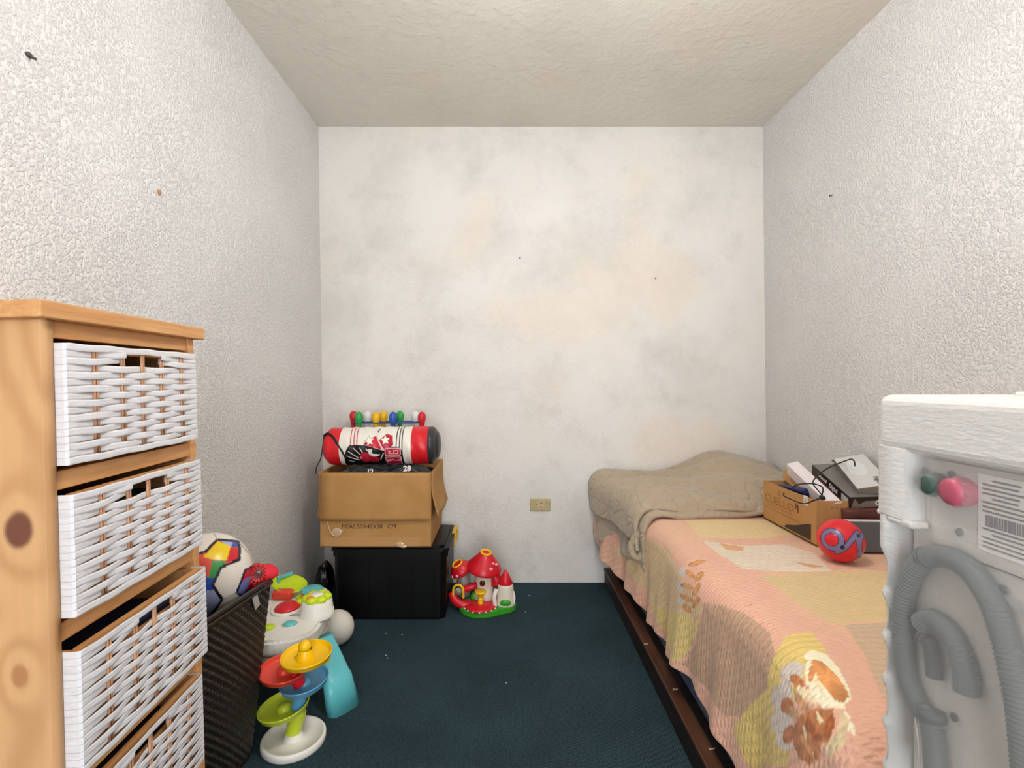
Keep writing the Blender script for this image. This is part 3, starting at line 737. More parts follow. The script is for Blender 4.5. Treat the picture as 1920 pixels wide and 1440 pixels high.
# ------------------------------------------------------------------ toys on the floor
PL = {k: mat('toy_'+k, c, .33, .5) for k, c in dict(red=(214, 24, 40), coral=(234, 74, 54), yellow=(250, 200, 14), lime=(196, 214, 50), green=(60, 160, 40), teal=(96, 190, 196), blue=(92, 160, 200), white=(238, 234, 224), cream=(232, 222, 204), orange=(244, 130, 36), purple=(80, 70, 120), grey=(150, 146, 138), brown=(90, 24, 20), pink=(240, 170, 180)).items()}
PL['limeb'] = mat('toy_lime_bright', (200, 224, 30), .3)
tw = thing('ball_drop_tower', 'toy tower of stacked coloured dishes on a white oval base', 'toy', (-.632, 1.508, 0))
def dish(c, r, m, tilt=(0, 0), hub=True, name='dish', holeat=None):
    b = MB(); b.smooth = True
    rot = Matrix.Rotation(R(tilt[0]), 3, 'X') @ Matrix.Rotation(R(tilt[1]), 3, 'Y')
    b.lathe([(.001, .0), (r*.84, .0), (r*.91, .003), (r*.955, .013), (r*.97, .0155), (r*1.0, .015), (r*1.0, .011), (r*.965, .009), (r*.93, -.001), (r*.86, -.005), (.001, -.005)], c, 56, rot, caps=False)
    if hub: b.lathe([(r*.28, 0), (r*.25, .012), (r*.12, .016), (.001, .016)], Vector(c)+rot @ Vector((0, 0, 0)), 24, rot, caps=False)
    return b.build(name, m, tw)
b = MB(); b.smooth = True
b.lathe([(.088, 0), (.091, .004), (.091, .018), (.088, .022), (.082, .022), (.079, .016), (.03, .014), (.026, .018), (.024, .03), (.0, .03)], (0, 0, 0), 64, None, 1, 1.0, False); b.lathe([(.088, 0), (.0001, 0)], (0, 0, 0), 64, caps=False)
b.build('base', PL['white'], tw)
b = MB(); b.smooth = True; b.tube(catmull([(-.004, 0, .02), (.004, .002, .055), (.014, .004, .09)], 6), [.022]*13, 20); b.build('tube', PL['lime'], tw)
dish((-.028, 0, .098), .073, PL['lime'], (4, -8))
b = MB(); b.smooth = True; b.tube(catmull([(.012, -.002, .102), (.018, 0, .13), (.024, .004, .16)], 6), [.0195]*13, 20); b.build('tube', PL['blue'], tw)
dish((.028, .012, .166), .07, PL['blue'], (4, -6))
b = MB(); b.smooth = True; b.tube(catmull([(.018, 0, .172), (.01, -.004, .19), (.0, -.004, .208)], 6), [.0185]*13, 20); b.build('tube', PL['red'], tw)
dish((-.030, 0, .208), .070, PL['coral'], (6, 2))
b = MB(); b.smooth = True; b.tube([(.01, 0, .215), (.018, 0, .25)], .017, 20); b.build('tube', PL['yellow'], tw)
dish((.040, -.004, .252), .073, PL['yellow'], (4, -2), hub=False)
b = MB(); b.smooth = True; b.lathe([(.026, .0), (.022, .02), (.019, .03)], (.036, -.004, .25), 28, caps=False); b.ell((.034, -.004, .287), .0185, 24); b.build('knob', PL['yellow'], tw)

tb = thing('activity_table', 'white baby activity table with teal legs behind the dish tower', 'toy table', (-.76, 1.82, 0))
def outline(pts, n=8): return [(p.x, p.y) for p in catmull([(x, y, 0) for x, y in pts], n, True)]
out = outline([(.125, -.06), (.115, .06), (.05, .20), (-.06, .22), (-.13, .12), (-.135, -.08), (-.08, -.2), (.04, -.215), (.12, -.16)], 6)
b = MB(); b.prism(out, .052, Matrix.Translation((0, 0, .198)), .01); b.build('tabletop', PL['white'], tb)
b = MB(); b.prism([(x*1.0+.0, y*1.0) for x, y in out], .016, Matrix.Translation((0, 0, .176)) @ Matrix.Diagonal((.96, .96, 1, 1)), .003); b.build('under_tray', PL['cream'], tb)
def leg(x0, y0, x1, y1):
    b = MB(); b.smooth = True
    rings = []
    d = Vector((x1-x0, y1-y0, 0)); n = Vector((-d.y, d.x, 0)).normalized(); o_ = d.normalized()
    for k, (t_, w0, dep) in enumerate([(0, .034, .016), (.3, .040, .020), (.52, .046, .022), (.54, .050, .026), (1, .058, .030)]):
        c = Vector((x0, y0, .2)).lerp(Vector((x1, y1, 0)), t_); c += o_*(.018*math.sin(t_*PI))
        ring = []
        for i in range(24):
            a = 2*PI*i/24; ring.append(tuple(c+n*w0*math.copysign(abs(math.cos(a))**.7, math.cos(a))+o_*dep*math.copysign(abs(math.sin(a))**.8, math.sin(a))))
        rings.append(ring)
    vs = [p for r_ in rings for p in r_]; fs = []
    for j in range(4):
        for i in range(24): fs.append((j*24+i, j*24+(i+1) % 24, (j+1)*24+(i+1) % 24, (j+1)*24+i))
    fs += [tuple(range(24))[::-1], tuple(4*24+i for i in range(24))]
    b.add(vs, fs); return b.build('leg', PL['teal'], tb)
lg = leg(.135, -.09, .225, -.155)
b = MB(); b.smooth = True; b.ell((.158, -.142, .150), (.020, .012, .022), 20, Matrix.Rotation(R(35), 3, 'Z')); b.build('leg_ring', PL['yellow'], lg)
b = MB(); b.smooth = True; b.ell((.148, -.136, .175), (.016, .010, .014), 20, Matrix.Rotation(R(35), 3, 'Z')); b.build('leg_ring', PL['limeb'], lg)
leg(-.09, -.15, -.14, -.2); leg(.02, .09, .02, .12); leg(-.09, .14, -.14, .2)
# flower drum at the right end
b = MB(); b.smooth = True; b.lathe([(.058, .245), (.058, .262), (.054, .264), (.054, .28), (.05, .284), (.049, .30), (.0, .30)], (.09, -.025, 0), 48, caps=False); b.build('drum', PL['white'], tb)
b = MB(); b.smooth = True
for k in range(6):
    a = k*PI/3+.3; b.ell((.09+.031*math.cos(a), -.025+.031*math.sin(a), .308), (.02, .02, .013), 18)
b.lathe([(.034, .3), (.034, .316), (.02, .318)], (.09, -.025, 0), 32); b.build('flower_ring', PL['limeb'], tb)
b = MB(); b.smooth = True; b.lathe([(.022, .318), (.02, .3205), (.001, .3205)], (.09, -.025, 0), 28, caps=False); b.build('flower_centre', PL['white'], tb)
b = MB(); b.smooth = True; b.ell((.078, -.056, .3195), (.014, .009, .004), 16); b.build('flower_button', PL['orange'], tb)
# gear with teal and orange dome
b = MB(); b.smooth = True; b.lathe([(.05, .25), (.05, .268), (.044, .272)], (.035, .075, 0), 40, sx=1)
for k in range(8): b.ell((.035+.046*math.cos(k*PI/4), .075+.046*math.sin(k*PI/4), .262), (.014, .014, .012), 14)
b.build('gear', PL['limeb'], tb)
b = MB(); b.smooth = True; b.lathe([(.038, .272), (.034, .284), (.03, .286)], (.035, .075, 0), 36); b.build('gear_collar', PL['orange'], tb)
b = MB(); b.smooth = True; b.lathe([(.04, .287), (.04, .292), (.03, .297), (.015, .295), (.008, .30), (.0, .30)], (.03, .085, 0), 36, caps=False); b.build('gear_cap', PL['teal'], tb)
b = MB(); b.smooth = True; b.ell((-.03, .01, .255), (.042, .048, .018), 28); b.build('drum_pad', PL['red'], tb)
b = MB(); b.smooth = True; b.tube([(-.03+.05*math.cos(a), .01+.056*math.sin(a), .253) for a in np.linspace(0, 2*PI, 40, endpoint=False)], .006, 8, closed=True); b.build('pad_rim', PL['white'], tb)
b = MB(); b.smooth = True; b.ell((.028, -.105, .252), (.022, .02, .009), 20); b.build('button', PL['teal'], tb)
b = MB(); b.smooth = True; b.ell((-.035, -.13, .252), (.022, .022, .009), 20); b.build('button', PL['limeb'], tb)
b = MB(); b.smooth = True; b.tube([(.028+.026*math.cos(a), -.105+.024*math.sin(a), .251) for a in np.linspace(0, 2*PI, 30, endpoint=False)], .002, 6, closed=True); b.build('button_rim', PL['cream'], tb)
b = MB(); b.smooth = True; b.box((-.005, .04, .25), (.02, .06, .264), .004); b.build('slider', PL['yellow'], tb)
b = MB(); b.smooth = True; b.tube([(.0, -.04, .25), (.02, -.04, .2515), (.06, -.03, .2515)], .003, 6); b.build('groove', PL['grey'], tb)
# second toy behind: leaf tray and red block
t2 = tb
b = MB(); b.smooth = True; b.lathe([(.001, 0), (.04, 0), (.058, .012), (.06, .014), (.062, .010), (.045, -.008), (.001, -.008)], (-.075, .13, .285), 40, Matrix.Rotation(R(20), 3, 'X') @ Matrix.Rotation(R(10), 3, 'Y'), 1.1, .75, False); b.build('leaf_dish', PL['limeb'], tb)
b = MB(); b.box((-.12, .075, .25), (-.045, .115, .285), .012, seg=3); b.build('page_block', PL['coral'], tb)
b = MB(); b.tube([(-.12, .13, .25), (-.12, .14, .31), (-.08, .17, .318)], .008, 10); b.build('arch', PL['teal'], tb)
b = MB(); b.smooth = False; b.box((.045, -.206, .18), (.085, -.200, .196), .002, rot=Matrix.Rotation(R(18), 3, 'Z')); b.build('speaker_patch', PL['purple'], tb)

def whitef(D):
    C = np.zeros(D.shape, np.float32); C[:] = L3((232, 226, 216)); d = D @ np.array([.0, -.8, -.6]); C[d > .9975] = L3((150, 140, 110)); return C, 0*d
tag(ball('foam_ball', (-.69, 2.065, .068), .068, whitef, mat('matt_ball', (230, 225, 215), .6, .3, attr=True), 80), 'plain white ball on the carpet beside the black storage bin', 'ball')

# mushroom house
mh = thing('mushroom_house', 'red and white mushroom house toy on a green base by the back wall', 'toy house', (-.085, 2.385, 0))
b = MB()
pts = [(.105*math.cos(a)-.03, .095*math.sin(a)-.01) for a in np.linspace(R(15), R(300), 34)] + [(.065*math.cos(a)+.068, .062*math.sin(a)+.0) for a in np.linspace(R(-80), R(95), 20)]
b.prism(pts, .028, None, .006); b.build('base', PL['green'], mh)
b = MB(); b.smooth = True; b.lathe([(.072, .028), (.074, .034), (.066, .038), (.02, .046), (.0, .046)], (-.035, -.035, 0), 44, caps=False); b.build('turntable', PL['red'], mh)
b = MB(); b.smooth = True
for k in range(16): b.ell((-.035+.076*math.cos(k*PI/8), -.035+.076*math.sin(k*PI/8), .030), (.005, .005, .004), 8)
b.build('turntable_trim', PL['cream'], mh)
b = MB(); b.smooth = True; b.lathe([(.013, .044), (.012, .06), (.009, .066), (.01, .085), (.024, .092), (.027, .1), (.022, .103), (.0, .1)], (-.033, -.045, 0), 28, caps=False); b.ell((-.033, -.045, .064), .0135, 16); b.build('bird_bath', PL['yellow'], mh)
b = MB(); b.smooth = True; b.lathe([(.05, .026), (.046, .06), (.044, .12), (.04, .175), (.03, .2)], (-.02, .03, 0), 36); b.build('stem', PL['cream'], mh)
b = MB(); b.smooth = True; rot = Matrix.Rotation(R(8), 3, 'Y') @ Matrix.Rotation(R(10), 3, 'X')
b.lathe([(.02, .0), (.07, .0), (.084, .008), (.084, .016), (.07, .036), (.046, .064), (.026, .088), (.022, .09)], (-.022, .022, .175), 44, rot); b.build('mushroom_cap', PL['red'], mh)
b = MB(); b.smooth = True; b.tube([Vector((-.022, .022, .175))+rot @ Vector((.023*math.cos(a), .023*math.sin(a), .09)) for a in np.linspace(0, 2*PI, 30, endpoint=False)], .005, 8, closed=True); b.build('cap_rim', PL['yellow'], mh)
b = MB(); b.smooth = True
for a, h_, s_ in ((-60, .042, .010), (-42, .058, .008), (-25, .05, .009)):
    rr2 = .066 if h_ < .045 else (.053 if h_ > .055 else .06)
    b.ell(Vector((-.022, .022, .175))+rot @ Vector((rr2*math.cos(R(a)), rr2*math.sin(R(a)), h_)), (s_, s_*.7, s_*.7), 14)
b.build('cap_spot', PL['pink'], mh)
b = MB(); b.smooth = True; b.lathe([(.013, 0), (.013, .004), (.0, .004)], (-.026, -.014, .125), 20, Matrix.Rotation(PI/2, 3, 'X'), caps=False); b.lathe([(.010, 0), (.010, .004), (.0, .004)], (-.036, -.011, .164), 20, Matrix.Rotation(PI/2, 3, 'X'), caps=False); b.build('window', PL['brown'], mh)
# right tower
b = MB(); b.smooth = True; b.lathe([(.047, .026), (.044, .034), (.040, .07), (.037, .11), (.034, .125)], (.082, -.005, 0), 32); b.build('tower', PL['cream'], mh)
b = MB(); b.smooth = True; b.lathe([(.034, .12), (.036, .124), (.018, .160), (.004, .185), (.0, .187)], (.082, -.005, 0), 28, caps=False); b.build('tower_roof', PL['red'], mh)
b = MB(); b.smooth = True; b.lathe([(.034, .0), (.036, .004), (.018, .055), (.004, .09), (.0, .092)], (.045, .02, .112), 28, Matrix.Rotation(R(-20), 3, 'Y'), caps=False); b.build('gable_roof', PL['red'], mh)
b = MB(); b.smooth = True; b.tube(catmull([(.035, -.04, .03), (.03, -.04, .07), (.04, -.03, .105)], 6), [.010]*13, 12); b.build('door_frame', PL['white'], mh); b = MB(); b.smooth = True; b.tube(catmull([(.118, -.02, .03), (.122, -.015, .06), (.116, -.01, .085)], 6), [.007]*13, 12); b.build('door_frame', PL['white'], mh)
b = MB(); b.smooth = True; b.ell((.082, -.043, .045), (.026, .008, .018), 18); b.build('doorway', PL['green'], mh)
# left wing
b = MB(); b.smooth = True; rot = Matrix.Rotation(R(-28), 3, 'Y') @ Matrix.Rotation(R(15), 3, 'X')
b.lathe([(.02, .0), (.048, .0), (.055, .008), (.05, .022), (.03, .046), (.024, .048)], (-.125, .03, .165), 36, rot); b.build('small_cap', PL['red'], mh)
b = MB(); b.smooth = True; b.tube([Vector((-.125, .03, .165))+rot @ Vector((.024*math.cos(a), .024*math.sin(a), .048)) for a in np.linspace(0, 2*PI, 30, endpoint=False)], .0045, 8, closed=True); b.build('cap_rim', PL['yellow'], mh)
b = MB(); b.smooth = True; b.ell(Vector((-.125, .03, .165))+rot @ Vector((-.018, -.046, .016)), (.009, .005, .008), 12); b.ell(Vector((-.125, .03, .165))+rot @ Vector((-.044, -.028, .014)), (.006, .005, .008), 12); b.build('cap_spot', PL['pink'], mh)
b = MB(); b.smooth = True; b.lathe([(.034, .05), (.033, .12), (.03, .168)], (-.118, .038, 0), 24); b.build('small_stem', PL['grey'], mh)
b = MB(); b.smooth = True; b.tube(catmull([(-.145, .02, .075), (-.12, .0, .09), (-.07, .0, .105), (-.05, .02, .11)], 6), .016, 14); b.tube(catmull([(-.17, .0, .075), (-.15, -.02, .045), (-.11, -.03, .03), (-.08, -.02, .028)], 6), .02, 14); b.build('slide', PL['red'], mh)
b = MB(); b.smooth = True
b.tube(catmull([(-.162, -.02, .055), (-.162, -.02, .095), (-.154, -.022, .115), (-.138, -.024, .121), (-.122, -.026, .115), (-.114, -.028, .095), (-.114, -.028, .06)], 6), .0055, 10)
b.build('arch', PL['yellow'], mh)
b = MB(); b.smooth = True; b.lathe([(.017, 0), (.017, .006), (.0, .009)], (-.138, -.018, .09), 20, Matrix.Rotation(PI/2, 3, 'X'), caps=False); b.build('mirror', PL['grey'], mh)
b = MB(); b.smooth = True; b.ell((-.065, .02, .045), (.02, .015, .028), 14); b.build('bush', PL['green'], mh)

# ------------------------------------------------------------------ bed
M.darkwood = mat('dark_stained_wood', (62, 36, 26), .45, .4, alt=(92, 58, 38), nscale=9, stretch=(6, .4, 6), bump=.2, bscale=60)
M.blackwood = mat('black_wood', (22, 18, 17), .6, .3, alt=(38, 32, 29), nscale=30)  # rail face and base, much darker than the rail top
M.blueM = mat('worn_blue_ticking', (52, 76, 116), .9, .2, alt=(104, 108, 118), nscale=13, bump=.4, bscale=180)
Y0B, Y1B = .79, 2.66
bed = thing('bed', 'low single bed with dark wooden rail and worn blue mattress', 'bed', (.95, 1.72, 0))
def bl(p): return (p[0]-.95, p[1]-1.72, p[2])
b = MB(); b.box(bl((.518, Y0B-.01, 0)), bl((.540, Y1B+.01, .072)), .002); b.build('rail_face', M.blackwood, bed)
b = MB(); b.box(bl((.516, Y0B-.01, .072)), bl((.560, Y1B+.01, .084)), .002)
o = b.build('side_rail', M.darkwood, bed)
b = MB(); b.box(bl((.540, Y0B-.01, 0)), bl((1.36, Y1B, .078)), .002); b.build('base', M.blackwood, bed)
b = MB(); b.smooth = False
pr_ = [(.60+.02, .080), (1.345, .080), (1.355, .09), (1.355, .46), (1.345, .478)] + [(.672-.09*math.sin(a), .392+.086*math.cos(a)) for a in np.linspace(0, PI/2, 9)] + [(.580, .10), (.586, .086)]
pr_[0] = (.60, .080)
b.prism([(x-.95, z) for x, z in pr_], Y1B-Y0B, Matrix(((1, 0, 0, 0), (0, 0, -1, Y1B-1.72), (0, 1, 0, 0), (0, 0, 0, 1))), .004)
mo = b.build('mattress', M.blueM, bed)
# splinter chips on the rail
M.bare = mat('bare_wood', (190, 160, 136), .8)
for (y, dx, l_) in ((1.62, .016, .010), (1.12, .012, .022), (1.9, .0, .008), (1.36, .028, .007)):
    b = MB(); b.prism([(0, 0), (.016, .004), (.020, .010), (.010, l_), (.004, l_*1.2), (.002, .008)], .0012, Matrix.Translation(bl((.517+dx, y, .0835)))); b.build('bare_patch', M.bare, bed)

# peach coverlet draped over mattress
def Xfold(Y): return .590-.105*smoothstep(2.2, 2.66, Y)-.012*np.sin(Y*9)
def hemz(Y):
    return np.interp(Y, [.7, 1.2, 1.35, 1.5, 1.64, 1.95, 2.27, 2.5, 2.69], [.12, .135, .16, .19, .165, .14, .16, .19, .30])
nq, ny = 330, 560
Tq = .50
Yv = np.linspace(2.668, .775, ny); q1 = 1
Vc = np.zeros((nq, ny, 3)); Qc = np.zeros((nq, ny)); 
top_n = 200
rad_ = .075
for j, Y in enumerate(Yv):
    xf = float(Xfold(Y)); hz = float(hemz(Y))+.006*math.sin(Y*21); xr = wx_right(.5)-.012
    topL = xr-(xf+rad_-.02); arc = rad_*PI/2; side = Tq-rad_-hz
    tot = topL+arc+side
    s = np.linspace(0, tot, nq)
    onTop = s < topL; onArc = (s >= topL) & (s < topL+arc)
    a = np.clip((s-topL)/rad_, 0, PI/2)
    x = np.where(onTop, xr-s, (xr-topL)-rad_*np.sin(a)); z = np.where(onTop, Tq, Tq-rad_+rad_*np.cos(a))
    dd = np.clip(s-topL-arc, 0, None); tt = dd/side
    z = z-dd
    rip = (.016*np.sin(Y*2*PI/.31+1.0+.8*math.sin(Y*3))+.008*np.sin(Y*2*PI/.13+.5))*tt
    x = x-.006*tt-(rip+.018*tt)*.8
    Vc[:, j, 0] = x; Vc[:, j, 1] = Y; Vc[:, j, 2] = z
    Qc[:, j] = np.where(z > Tq-.03, np.where(x > .62, x-.62, -(Tq-z)), -(Tq-z))
Yg = Vc[..., 1]; Xg = Vc[..., 0].copy()
bump_ = .009*(fbm(Xg*5, Yg*4, 2)-.5)*2+.010*np.exp(-((Yg-1.17-.25*(Xg-.9))/.03)**2)*smoothstep(.72, .95, Xg)+.006*np.exp(-((Yg-1.53+.1*(Xg-.9))/.02)**2)*smoothstep(.8, .95, Xg)
Vc[..., 2] += np.where(Vc[..., 2] > Tq-.04, bump_, 0)
Vc[..., 0] += np.where(Vc[..., 2] <= Tq-.04, -.004*(fbm(Yg*9, Vc[..., 2]*9, 6)-.5)*2, 0)
# foot end sags down over the mattress end
sag = smoothstep(.86, .775, Yg)
Vc[..., 2] -= sag**2*.035
